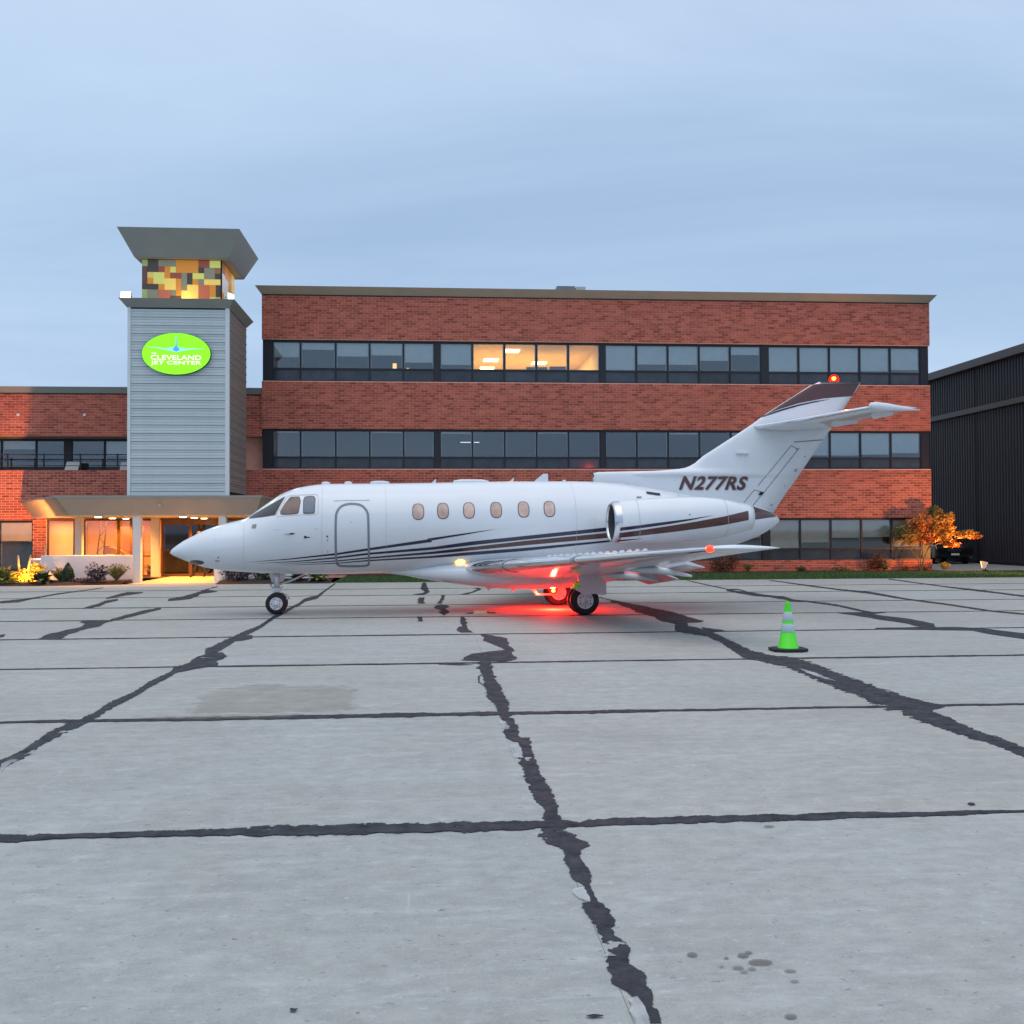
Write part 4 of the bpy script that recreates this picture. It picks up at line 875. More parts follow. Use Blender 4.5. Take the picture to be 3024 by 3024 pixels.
FS = [(-2.2, 1.335, 1.315, .01), (-2.16, 1.40, 1.275, .075), (-2.07, 1.47, 1.235, .14), (-1.93, 1.57, 1.17, .22), (-1.78, 1.65, 1.11, .295), (-1.5, 1.79, 1.01, .42), (-1.21, 1.895, .955, .525), (-.92, 1.97, .92, .615), (-.66, 2.04, .90, .685), (-.35, 2.255, .882, .75), (-.1, 2.43, .87, .80),
      (.07, 2.55, .86, .83), (.2, 2.615, .855, .85), (.4, 2.69, .85, .88), (.72, 2.755, .845, .92), (1.0, 2.785, .84, .94), (1.5, 2.795, .84, .955), (2.2, 2.80, .855, .965), (3.36, 2.82, .86, .965), (5.0, 2.85, .86, .965), (6.6, 2.86, .865, .965), (7.3, 2.835, .885, .95), (8.0, 2.75, .95, .90), (8.74, 2.63, 1.05, .81), (9.6, 2.48, 1.24, .64),
      (10.2, 2.40, 1.40, .49), (10.7, 2.305, 1.57, .34), (11.0, 2.225, 1.71, .23), (11.2, 2.13, 1.83, .14), (11.3, 2.04, 1.92, .06), (11.335, 1.985, 1.965, .01)]
FT, FB, FW = [pchip([a[0] for a in FS], [a[k] for a in FS]) for k in (1, 2, 3)]
def fus_y(s, z):
    t, b = FT(s), FB(s); zc, hz = (t + b) / 2, (t - b) / 2; q = max(-.998, min(.998, (z - zc) / hz))
    return FW(s) * math.sqrt(1 - q * q)
def fus_pt(s, z, eps, side):
    t, b = FT(s), FB(s); zc, hz, w = (t + b) / 2, (t - b) / 2, FW(s); q = max(-.998, min(.998, (z - zc) / hz)); y = w * math.sqrt(1 - q * q)
    ny, nz = y / (w * w), (z - zc) / (hz * hz); L = math.hypot(ny, nz) or 1
    return (s, side * (y + eps * ny / L), z + eps * nz / L)
st_ = []
for a, b in zip(FS, FS[1:]):
    k = max(1, int((b[0] - a[0]) / .12)); st_ += [a[0] + (b[0] - a[0]) * q / k for q in range(k)]
st_.append(FS[-1][0]); NR = 56
rings = []
for s in st_:
    t, b, w = FT(s), FB(s), FW(s); zc, hz = (t + b) / 2, (t - b) / 2
    rings.append([(s, w * math.cos(2 * math.pi * k / NR), zc + hz * math.sin(2 * math.pi * k / NR)) for k in range(NR)])
m = MB(); m.loft(rings); m.build('fuselage', M_WHITE, jet)
def strip(name, lower, upper, m_, pt, n=40, parent=jet, side=-1, eps=.004, rows=3):
    """thin film between two (s, z) polylines lying on a surface"""
    def rs(pl):
        d = [0]
        for a, b in zip(pl, pl[1:]): d.append(d[-1] + math.hypot(b[0] - a[0], b[1] - a[1]))
        out = []
        for k in range(n + 1):
            t = d[-1] * k / n; i = 0
            while i < len(d) - 2 and d[i + 1] < t: i += 1
            f = (t - d[i]) / max(1e-9, d[i + 1] - d[i]); out.append((pl[i][0] + (pl[i + 1][0] - pl[i][0]) * f, pl[i][1] + (pl[i + 1][1] - pl[i][1]) * f))
        return out
    lo, up = rs(lower), rs(upper); q = MB(); vs = []
    for a, b in zip(lo, up):
        for r_ in range(rows + 1): vs.append(pt(a[0] + (b[0] - a[0]) * r_ / rows, a[1] + (b[1] - a[1]) * r_ / rows, eps, side))
    R1 = rows + 1; fs_ = []
    for k in range(n):
        for r_ in range(rows):
            f = (k * R1 + r_, (k + 1) * R1 + r_, (k + 1) * R1 + r_ + 1, k * R1 + r_ + 1); fs_.append(f if side < 0 else f[::-1])
    q.add(vs, fs_, 0, 0, True); return q.build(name, m_, parent)
def blob(name, s0, z0, rs_, rz, m_, pt, parent=jet, side=-1, eps=.005, ex=2.7, inner=0.0, n=28):
    q = MB(); vs = []; rr = ([inner, 1.0] if inner else [0.02, .55, 1.0])
    for f in rr:
        for k in range(n):
            a = 2 * math.pi * k / n; c, s = math.cos(a), math.sin(a)
            vs.append(pt(s0 + rs_ * f * math.copysign(abs(c) ** (2 / ex), c), z0 + rz * f * math.copysign(abs(s) ** (2 / ex), s), eps, side))
    fs_ = []
    for i in range(len(rr) - 1):
        for k in range(n):
            f = (i * n + k, i * n + (k + 1) % n, (i + 1) * n + (k + 1) % n, (i + 1) * n + k); fs_.append(f[::-1] if side < 0 else f)
    if not inner: fs_.append(tuple(range(n)) if side < 0 else tuple(range(n - 1, -1, -1)))
    q.add(vs, fs_, 0, 0, True); return q.build(name, m_, parent)
def outline(name, pts, hw, m_, pt, parent=jet, side=-1, eps=.005, closed=True):
    vs = []; n = len(pts); q = MB()
    for i in range(n):
        a, b = (pts[(i - 1) % n], pts[(i + 1) % n]) if closed else (pts[max(0, i - 1)], pts[min(n - 1, i + 1)])
        dx, dz = b[0] - a[0], b[1] - a[1]; L = math.hypot(dx, dz) or 1; nx, nz = -dz / L * hw, dx / L * hw
        vs += [pt(pts[i][0] - nx, pts[i][1] - nz, eps, side), pt(pts[i][0] + nx, pts[i][1] + nz, eps, side)]
    fs_ = [(2 * i, 2 * ((i + 1) % n), 2 * ((i + 1) % n) + 1, 2 * i + 1) for i in range(n if closed else n - 1)]
    if side > 0: fs_ = [f[::-1] for f in fs_]
    q.add(vs, fs_, 0, 0, True); return q.build(name, m_, parent)
A3 = lambda x, y: (480 + x / 2.415, 1360 + y / 2.415)
A4 = lambda x, y: (1180 + x / 2.415, 1360 + y / 2.415)
A5 = lambda x, y: (1700 + x / 1.8226, 1080 + y / 1.8226)
def edges(pts, off):
    lo, up = [], []
    for z_, x, y, t in pts:
        lo.append(ac(*z_(x, y + t / 2), off)); up.append(ac(*z_(x, y - t / 2), off))
    return lo, up
SA = edges([(A3, 570, 730, 0), (A3, 900, 704, 7), (A3, 1240, 667, 14), (A3, 1470, 633, 17), (A3, 1932, 567, 23), (A4, 200, 565, 18), (A4, 450, 526, 11), (A4, 690, 488, 0)], .88)
SB = edges([(A3, 640, 739, 0), (A3, 950, 722, 6), (A3, 1240, 694, 12), (A3, 1470, 665, 14), (A3, 1932, 626, 20), (A4, 500, 592, 27), (A4, 900, 550, 27), (A4, 1540, 483, 26), (A4, 1720, 463, 24)], .9)
SC1 = edges([(A3, 780, 745, 0), (A3, 1240, 718, 8), (A3, 1470, 696, 10), (A3, 1932, 658, 17), (A4, 450, 636, 24)], .92)
SC2 = edges([(A4, 450, 636, 24), (A4, 900, 588, 32), (A4, 1540, 528, 36), (A4, 1720, 508, 36)], .92)
SD = edges([(A3, 830, 753, 0), (A3, 1240, 735, 6), (A3, 1470, 715, 9), (A3, 1932, 688, 14), (A4, 500, 665, 24), (A4, 900, 634, 22), (A4, 1540, 570, 12), (A4, 1740, 552, 6)], .92)
for sd in (-1, 1):
    for (lo, up), m_ in ((SA, M_NAVY), (SB, M_NAVY), (SC1, M_NAVY), (SC2, M_BROWN), (SD, M_NAVY)): strip('stripe', lo, up, m_, fus_pt, 60, side=sd)
    strip('stripe', [(9.6, 1.9), (10.6, 1.985), (11.22, 2.06)], [(9.6, 2.3), (10.6, 2.30), (11.18, 2.125)], M_BROWN, fus_pt, 30, side=sd, rows=6)
# cabin door outline, sill line, small panels
dp = [ac(*A3(x, y), .9) for x, y in ((1235, 600), (1236, 420), (1243, 370), (1265, 335), (1300, 315), (1352, 308), (1405, 315), (1437, 335), (1460, 370), (1467, 420), (1470, 600), (1472, 730), (1462, 748), (1440, 755), (1352, 757), (1270, 755), (1250, 745), (1240, 725))]
def smooth(p):
    out = []
    for i in range(len(p)):
        a, b, c, d = p[i - 1], p[i], p[(i + 1) % len(p)], p[(i + 2) % len(p)]
        for q in range(4):
            t = q / 4; out.append(tuple(.5 * (2 * b[k] + (c[k] - a[k]) * t + (2 * a[k] - 5 * b[k] + 4 * c[k] - d[k]) * t * t + (3 * b[k] - a[k] - 3 * c[k] + d[k]) * t ** 3) for k in (0, 1)))
    return out
dr = outline('door', smooth(dp), .0225, mat('door_seal_grey', (.20, .215, .24), .45), fus_pt, eps=.007)
blob('handle', *ac(*A3(1347, 440), .9), .022, .012, M_STEEL, fus_pt, dr, ex=2)
outline('panel_seam', [ac(*A3(x, y), .85) for x, y in ((1220, 287), (1350, 284), (1478, 282))], .006, M_SEAM, fus_pt, closed=False)
outline('panel_seam', [ac(*A3(x, y), .5) for x, y in ((385, 480), (376, 560), (374, 650), (380, 740), (390, 775))], .004, M_SEAM, fus_pt, closed=False)
outline('panel_seam', [ac(*A3(x, y), .85) for x, y in ((560, 500), (800, 494), (1110, 488))], .003, M_SEAM, fus_pt, closed=False)
outline('panel_seam', [ac(*A3(x, y), .9) for x, y in ((1176, 560), (1178, 655))], .012, M_SEAM, fus_pt, closed=False)
strip('access_panel', [ac(*A3(632, 485), .7), ac(*A3(666, 484), .7)], [ac(*A3(636, 457), .7), ac(*A3(668, 453), .7)], mat('probe_plate', (.25, .25, .26), .4), fus_pt, 4)
for x, y, a, b in ((900, 526, .085, .012), (925, 522, .06, .015), (1020, 546, .030, .026), (1040, 547, .04, .010), (1176, 541, .018, .018), (390, 716, .05, .008), (400, 690, .014, .014)):
    blob('sensor', *ac(*A3(x, y), .8 if x > 500 else .45), a, b, M_DARK, fus_pt, ex=2)
for x, y in ((910, 527),):
    s, z = ac(*A3(x, y), .9); q = MB(); p = Vector(fus_pt(s, z, 0, -1)); q.tube([p, p + Vector((0, -.05, 0)), p + Vector((-.14, -.06, .0))], .008, 6); q.build('pitot_tube', M_STEEL, jet)
blob('landing_light', *ac(*A3(235, 728), .35), .165, .05, mat('nose_lens', (.06, .05, .05), .08), fus_pt, ex=2)
for s in (-.62, .98, 2.3, 6.35):
    outline('panel_seam', [(s, z_) for z_ in [FB(s) + (FT(s) - FB(s)) * (.04 + .92 * k / 24) for k in range(25)]], .0022, M_SEAM, fus_pt, closed=False)
# cockpit glazing
M_COCK = mat('cockpit_glass', (.035, .035, .04), .05, var=.25, scale=2.5, spec=.5)
M_COCK2 = mat('cockpit_side_glass', (.10, .055, .045), .07, var=.6, scale=4, spec=.6, coat=.3, emit=(.35, .2, .15), estr=.05)
M_COCK3 = mat('cockpit_rear_glass', (.085, .115, .16), .07, var=.3, scale=3, spec=.6, coat=.3)
M_CABW = mat('cabin_window_shade', (.36, .27, .25), .10, var=.38, scale=5, spec=.6, coat=.4, emit=(.95, .62, .48), estr=.14, objrand=.15)  # faint glow in the shades stands in for cabin light behind them
M_WRIM = mat('window_rim', (.11, .085, .08), .35)
c1 = [ac(*A3(x, y), .72) for x, y in ((604, 409), (700, 400), (797, 385))]; c2 = [ac(*A3(x, y), .72) for x, y in ((607, 402), (735, 330), (862, 257))]
for sd in (-1, 1):
    o = strip('windshield', [(a - .012, b - .012) for a, b in c1[:1]] + [(a, b - .014) for a, b in c1[1:2]] + [(a + .012, b - .014) for a, b in c1[2:]], [(a, b + .012) for a, b in c2[:2]] + [(c2[2][0] + .018, c2[2][1] + .010)], M_WRIM, fus_pt, 16, side=sd, eps=.006, rows=6)
    strip('pane', c1, c2, M_COCK, fus_pt, 16, o, sd, .010, 6)
    for lo, up in (([(840, 378), (860, 384), (900, 382), (960, 377), (972, 368)], [(838, 366), (868, 312), (905, 262), (972, 258), (985, 290)]), ([(1003, 368), (1010, 376), (1045, 377), (1082, 374), (1088, 362)], [(1001, 290), (1010, 262), (1045, 255), (1080, 257), (1091, 275)])):
        lo_ = [ac(*A3(*p), .75) for p in lo]; up_ = [ac(*A3(*p), .75) for p in up]
        o = strip('cockpit_window', [(a, b - .014) for a, b in lo_], [(a, b + .012) for a, b in up_], M_WRIM, fus_pt, 14, side=sd, eps=.006, rows=6)
        cs, cz = sum(p[0] for p in lo_ + up_) / 10, sum(p[1] for p in lo_ + up_) / 10
        strip('pane', [(cs + (a - cs) * .93, cz + (b - cz) * .95) for a, b in lo_], [(cs + (a - cs) * .93, cz + (b - cz) * .95) for a, b in up_], M_COCK2 if cs < .55 else M_COCK3, fus_pt, 14, o, sd, .010, 6)
    outline('panel_seam', smooth([ac(*A3(x, y), .75) for x, y in ((812, 395), (850, 320), (880, 258), (920, 247), (1020, 243), (1095, 243), (1108, 260), (1110, 340), (1100, 383), (1000, 388), (900, 394))]), .004, M_SEAM, fus_pt, side=sd)
    for s, z in ((2.97, 2.165), (3.49, 2.18), (4.04, 2.19), (4.62, 2.20), (5.21, 2.21), (5.77, 2.22)):
        o = blob('cabin_window', s, z, .125, .172, M_WRIM, fus_pt, side=sd)
        blob('pane', s, z, .108, .155, M_CABW, fus_pt, o, sd, .009)
# roof antennas
for x, y, w, h in ((1165, 158, .10, .05), (1325, 158, .09, .05), (1550, 153, .22, .06)):
    s, z = ac(*A3(x, y)); q = MB(); q.loft([[(s + w * f * math.cos(a * .5236), .07 * f * math.sin(a * .5236), FT(s) - .02 + hh) for a in range(12)] for f, hh in ((1, 0), (.9, h), (.4, h + .015))]); q.build('antenna', M_WHITE, jet)
for x, y, w, h, sw in ((240, 152, .05, .10, .06), (795, 145, .05, .10, .06), (1005, 145, .17, .19, .10), (1170, 142, .06, .05, .0)):
    s, z = ac(*A4(x, y)); zt = FT(s) - .02; q = MB(); q.hexa([(s - w, -.02, zt), (s + w, -.02, zt), (s + w, .02, zt), (s - w, .02, zt)], [(s - w * .2 + sw, -.008, zt + h), (s + w * .75 + sw * .4, -.008, zt + h), (s + w * .75 + sw * .4, .008, zt + h), (s - w * .2 + sw, .008, zt + h)]); q.build('antenna', M_WHITE, jet)
s, z = ac(*A4(510, 147)); q = MB(); q.loft([[(s + .42 * f * math.cos(a * .3927), .10 * f * math.sin(a * .3927), FT(s) - .03 + hh) for a in range(16)] for f, hh in ((1, 0), (.92, .06), (.6, .085))]); q.build('antenna', M_WHITE, jet)
# ventral keel fairing
VK = [(2.3, .845, .02, .86), (2.7, .80, .30, .90), (3.1, .72, .55, .96), (3.6, .64, .80, 1.02), (4.2, .56, .94, 1.05), (5.0, .49, 1.0, 1.02), (5.8, .48, 1.0, 1.02), (6.5, .52, .98, 1.0), (7.2, .62, .85, 1.0), (7.8, .76, .55, .98), (8.2, .90, .1, .95)]
vb, vw, vt = [pchip([a[0] for a in VK], [a[k] for a in VK]) for k in (1, 2, 3)]
rings = []
for k in range(44):
    s = 2.3 + 5.9 * k / 43; b, w, t = vb(s), vw(s), vt(s) + .05; zc = (t + b) / 2 ; hz = (t - b) / 2
    rings.append([(s, w * math.copysign(abs(math.cos(a)) ** .62, math.cos(a)), zc + hz * math.copysign(abs(math.sin(a)) ** .75, math.sin(a))) for a in [2 * math.pi * q / 32 for q in range(32)]])
m = MB(); m.loft(rings); m.build('keel_fairing', M_WHITE, jet)
for x, y in ((340, 575), (575, 578)):
    s, z = ac(1340 + x / 3.22, 1560 + y / 3.22); q = MB(); q.hexa([(s - .04, -.006, vb(s) - .07), (s, -.006, vb(s) - .07), (s, .006, vb(s) - .07), (s - .04, .006, vb(s) - .07)], [(s - .1, -.01, vb(s) + .02), (s + .04, -.01, vb(s) + .02), (s + .04, .01, vb(s) + .02), (s - .1, .01, vb(s) + .02)]); q.build('antenna', M_WHITE, jet)
# wings
def yt(x, t): return 5 * t * (.2969 * math.sqrt(x) - .126 * x - .3516 * x * x + .2843 * x ** 3 - .1015 * x ** 4)
XC = [1 - math.cos(math.pi / 2 * k / 13) for k in range(14)]
def wing_geo(off):
    f = (off - .95) / 6.85; le = 4.0 + f * 2.95; te = 7.42 + f * .64; z = .965 + f * .515; th = .135 - .04 * f; tw = -.045 * (1 - f) 
    return le, te - le, z, th, tw
def wing_pt(off, x, up, side, eps=0.0):
    le, c, z, th, tw = wing_geo(off); y = yt(x, th) * c * (1.0 if up > 0 else .8) + eps
    return (le + x * c - (eps if x < .02 else 0), side * off, z + tw * x * c / 1.0 + up * y)
def surf_wing(s, off, side, x0, x1, eps=0.0, ns=26, o0=.3, o1=7.8):
    rings = []
    for k in range(ns + 1):
        off_ = o0 + (o1 - o0) * k / ns
        xs_ = [x for x in XC if x0 <= x <= x1]
        rings.append([wing_pt(off_, x, 1, side, eps) for x in reversed(xs_)] + [wing_pt(off_, x, -1, side, eps) for x in (xs_[1:] if x0 == 0 else xs_)])
    return rings
for sd in (-1, 1):
    m = MB(); rg = surf_wing(None, None, sd, 0, 1); 
    le, c, z, th, tw = wing_geo(7.8)
    tip = [(le + .22 * c + (p[0] - le) * .78, sd * 7.9, z + (p[2] - z) * .35) for p in rg[-1]]
    m.loft(rg + [tip]); wg = m.build('wing', M_WHITE, jet)
    m = MB(); m.loft(surf_wing(None, None, sd, 0, .10, .005, 26, 1.05, 7.7), closed=False); m.build('leading_edge', M_CHROME, wg)
    for oo in (2.15, 4.4): 
        m = MB(); m.loft(surf_wing(None, None, sd, 0, .12, .012, 1, oo, oo + .10), closed=False); m.build('stall_strip', M_GREYP, wg)
    for k in range(15):
        oo = 2.6 + k * .22; p = wing_pt(oo, .25, 1, sd); m = MB(); m.hexa([(p[0] - .05, p[1] - .012, p[2] - .01), (p[0] + .06, p[1] - .012, p[2] - .01), (p[0] + .06, p[1] + .012, p[2] - .01), (p[0] - .05, p[1] + .012, p[2] - .01)], [(p[0] + .0, p[1] - .006, p[2] + .035), (p[0] + .05, p[1] - .006, p[2] + .035), (p[0] + .05, p[1] + .006, p[2] + .035), (p[0], p[1] + .006, p[2] + .035)]); m.build('vortex_generator', M_WHITE, wg)
    for o0, o1, ang, ch in ((1.12, 2.75, 18, .58), (2.82, 4.4, 8, .36)):
        b, t = [], []
        for oo in (o0, o1):
            le, c, z, th, tw = wing_geo(oo); te = le + c; zt = z + tw * c; a = R(ang)
            b += [(te - .10, sd * oo, zt - .05), (te - .10 + ch * math.cos(a), sd * oo, zt - .06 - ch * math.sin(a))]; t += [(te - .10, sd * oo, zt + .03), (te - .10 + ch * math.cos(a), sd * oo, zt - .045 - ch * math.sin(a))]
        m = MB(); m.hexa([b[0], b[1], b[3], b[2]], [t[0], t[1], t[3], t[2]]); fl = m.build('flap', M_WHITE, wg)
        m = MB(); le, c, z, th, tw = wing_geo((o0 + o1) / 2); te = le + c; yy = sd * (o0 + o1) / 2
        m.loft([[(te + q, yy + .045 * r_ * math.cos(a * .7854), z + tw * c - .10 - .22 * max(0, q + .2) + .07 * r_ * math.sin(a * .7854)) for a in range(8)] for q, r_ in ((-.95, .05), (-.75, .6), (-.4, 1), (0, .9), (.35, .3))]); m.build('flap_track', M_WHITE, wg)
    m = MB()
    s_, z_ = 5.75, .82
    m.loft([[(5.16 + q, sd * (1.55 + r_ * .06 * math.cos(a * .7854)), .865 - q * .02 + r_ * .085 * math.sin(a * .7854)) for a in range(8)] for q, r_ in ((0, .05), (.15, .5), (.4, .9), (.65, 1), (.8, .8))]); m.build('gear_fairing', M_WHITE, wg)
    # navigation lamp in the tip
    le, c, z, th, tw = wing_geo(7.72)
    m = MB(); m.lathe([(.0, .055), (.035, .045), (.055, .01), (.05, -.04), (.03, -.07), (0, -.08)], 14, lambda a, b_, h_: (le - .005 - h_ , sd * 7.74 + a * 1.0, z + b_)); 
    m.build('navigation_light', mat('nav_red', (.6, .02, .01), .2, emit=(1, .02, .006), estr=5) if sd < 0 else mat('nav_green', (.02, .5, .1), .2, emit=(.03, 1, .2), estr=6), wg)
# fin
FLV = [(2.05, 7.1, 11.12), (2.6, 7.3, 11.50), (2.95, 7.4, 11.77), (3.06, 7.7, 11.85), (3.12, 8.6, 11.895), (3.17, 9.07, 11.93), (3.45, 9.52, 12.13), (3.8, 10.08, 12.39), (4.16, 10.65, 12.655), (4.4, 10.99, 12.82), (4.62, 11.33, 12.97), (4.9, 11.79, 13.165), (5.14, 12.20, 13.34), (5.19, 12.34, 13.36)]
fl_, ft_ = pchip([a[0] for a in FLV], [a[1] for a in FLV]), pchip([a[0] for a in FLV], [a[2] for a in FLV])
def fin_y(s, z):
    le, te = fl_(z), ft_(z); x = max(0, min(1, (s - le) / (te - le))); th = .085 if z > 3.2 else .085
    return yt(x, th) * (te - le) * (.55 if z < 3 else .8)
def fin_pt(s, z, eps, side): return (s, side * (fin_y(s, z) + eps), z)
rings = []
for z in [2.05, 2.3, 2.5, 2.65, 2.75, 2.85, 2.92, 2.97, 3.01, 3.04, 3.06, 3.075, 3.09, 3.105, 3.12, 3.135, 3.15, 3.17, 3.21, 3.28, 3.36] + [3.45 + 1.74 * k / 18 for k in range(19)]:
    le, te = fl_(z), ft_(z)
    rings.append([(le + x * (te - le), fin_y(le + x * (te - le), z), z) for x in reversed(XC)] + [(le + x * (te - le), -fin_y(le + x * (te - le), z), z) for x in XC[1:]])
m = MB(); m.loft(rings); fin = m.build('fin', M_WHITE, jet)
# dorsal fairing with its air intake
rings = []
for k in range(20):
    s = 6.95 + 2.0 * k / 19; t = 3.065 + .055 * (s - 6.95) / 2; b = min(FT(s) - .08, 2.92 if s < 7.1 else 9); w = .115 - .075 * ((s - 6.95) / 2.0) ** 2
    if k == 0: t -= .02; w -= .02
    zc, hz = (t + b) / 2, (t - b) / 2
    rings.append([(s, w * math.copysign(abs(math.cos(a)) ** .6, math.cos(a)), zc + hz * math.copysign(abs(math.sin(a)) ** .6, math.sin(a))) for a in [2 * math.pi * q / 20 for q in range(20)]])
m = MB(); m.loft(rings); m.build('dorsal_fairing', M_WHITE, jet)
m = MB(); m.lathe([(.045, 0), (.04, .004)], 14, lambda a, b_, h_: (6.945 - h_, a, 2.985 + b_ * .9)); m.build('air_intake', M_DARK, jet)
def P5(*pts, off=.05): return [ac(*A5(x, y), off) for x, y in pts]
top_o = P5((1006, 270), (1090, 216), (1190, 155), (1282, 98), (1400, 95), (1533, 93))
strip('fin_tip', P5((1004, 272), (1090, 236), (1200, 202), (1330, 177), (1420, 168), (1492, 163)), [(max(s, fl_(z) + .012), min(z, 5.185)) for s, z in top_o], M_BROWN, fin_pt, 40, fin, -1, .004, 10)
strip('fin_tip', P5((1004, 272), (1090, 236), (1200, 202), (1330, 177), (1420, 168), (1492, 163)), [(max(s, fl_(z) + .012), min(z, 5.185)) for s, z in top_o], M_BROWN, fin_pt, 40, fin, 1, .004, 10)
m = MB(); m.box(12.36, 13.35, -.075, .075, 5.186, 5.20); m.build('fin_cap', M_BROWN, fin)
for sd in (-1, 1):
    strip('stripe', P5((1000, 279), (1100, 246), (1200, 217), (1290, 197), (1368, 181)), P5((1003, 272), (1100, 236), (1200, 208), (1290, 190), (1368, 180)), M_NAVY, fin_pt, 24, fin, sd, .006, 2)
for pts in (((1160, 430), (982, 645)), ((1197, 452), (1015, 682)), ((1160, 430), (1200, 452)), ((962, 668), (1015, 682)), ((962, 668), (905, 738)), ((1175, 411), (1335, 398)), ((1008, 688), (955, 752))):
    a, b_ = P5(*pts); n_ = 10
    if abs(a[1] - b_[1]) < .25: n_ = 6
    outline('panel_seam', [(a[0] + (b_[0] - a[0]) * k / n_, a[1] + (b_[1] - a[1]) * k / n_) for k in range(n_ + 1)], .010 if pts[0][0] == 1175 else .007, mat('seam_dark', (.16, .17, .19), .5), fin_pt, fin, closed=False)
for x, y, a, b_ in ((1197, 448, .05, .03), (1000, 688, .07, .05), (1190, 562, .03, .05), (1238, 488, .018, .018), (1131, 645, .02, .018), (1060, 748, .05, .03)):
    s, z = P5((x, y))[0]; q = MB(); yv = fin_y(s, z); q.hexa([(s - a, -yv - .03, z - b_ * .4), (s + a * .3, -yv - .03, z - b_ * .4), (s + a * .3, -yv + .02, z - b_), (s - a, -yv + .02, z - b_)], [(s - a * .5, -yv - .03, z + b_ * .3), (s + a * .8, -yv - .03, z + b_ * .3), (s + a * .8, -yv + .02, z + b_), (s - a * .5, -yv + .02, z + b_)]); q.build('hinge', M_DARK if x < 1050 else M_GREYP, fin)
s, z = P5((893, 470))[0]; q = MB(); q.box(s - .15, s + .15, -fin_y(s, z) - .06, -fin_y(s, z) + .03, z - .02, z + .015); q.build('blade_antenna', M_WHITE, fin)
# registration letters with a grey drop edge
def fin_text(body, x0, z0, w, h, shear, m_, eps):
    me = text_mesh(body, 1.0, spacing=1.08, bold=.028); xs_ = [v.co.x for v in me.vertices]; ys_ = [v.co.y for v in me.vertices]; a, b_ = min(xs_), min(ys_); kx, kz = w / (max(xs_) - a), h / (max(ys_) - b_)
    bm = bmesh.new(); bm.from_mesh(me); bmesh.ops.triangulate(bm, faces=bm.faces[:]); bm.to_mesh(me); bm.free()
    for v in me.vertices:
        zz_ = (v.co.y - b_) * kz; s = x0 + (v.co.x - a) * kx + shear * zz_; z = z0 + zz_; v.co = (s, -(fin_y(s, z) + eps), z)
    me.materials.clear(); me.materials.append(m_); return link('lettering', me, fin)
fin_text('N277RS', 8.915, 2.655, 1.56, .315, .38, M_GREYP, .010)
fin_text('N277RS', 8.895, 2.665, 1.56, .315, .38, M_BROWN, .016)
# tailplane
def tp_geo(off):
    f = off / 3.02; return 10.70 + f * 1.30, 1.90 - f * .86, 4.115 + f * .12
for sd in (-1, 1):
    rings = []
    for k in range(14):
        off = .02 + 3.0 * k / 13; le, c, z = tp_geo(off); rings.append([(le + x * c, sd * off, z + yt(x, .10) * c) for x in reversed(XC)] + [(le + x * c, sd * off, z - yt(x, .10) * c) for x in XC[1:]])
    m = MB(); m.loft(rings); tp = m.build('tailplane', M_WHITE, jet)
    m = MB(); m.loft([[p for p in [(le + x * c - .006, sd * off, z + q * (yt(x, .10) * c + .004)) for x, q in ((.05, 1), (.02, 1), (.006, 1), (0, 0), (.006, -1), (.02, -1), (.05, -1))]] for off, (le, c, z) in [(o_, tp_geo(o_)) for o_ in (.1, 1, 2, 2.95)]], closed=False); m.build('leading_edge', M_CHROME, tp)
    le, c, z = tp_geo(3.02)
    m = MB(); m.loft([[(le - .03 + q, sd * 3.02 + .055 * r_ * math.cos(a * .7854), z + .035 * (1 - q) + .085 * r_ * math.sin(a * .7854) - q * .04) for a in range(8)] for q, r_ in ((0, .15), (.04, .7), (.15, 1), (.4, .95), (.75, .55), (1.12, .08))]); m.build('tip_fairing', M_WHITE, tp)
    for off in (1.1, 2.3):
        le, c, z = tp_geo(off); m = MB(); m.hexa([(le + c * .62, sd * off - .015, z - .13), (le + c * .95, sd * off - .015, z - .05), (le + c * .95, sd * off + .015, z - .05), (le + c * .62, sd * off + .015, z - .13)], [(le + c * .55, sd * off - .02, z - .03), (le + c * .98, sd * off - .02, z), (le + c * .98, sd * off + .02, z), (le + c * .55, sd * off + .02, z - .03)]); m.build('hinge_fairing', M_WHITE, tp)
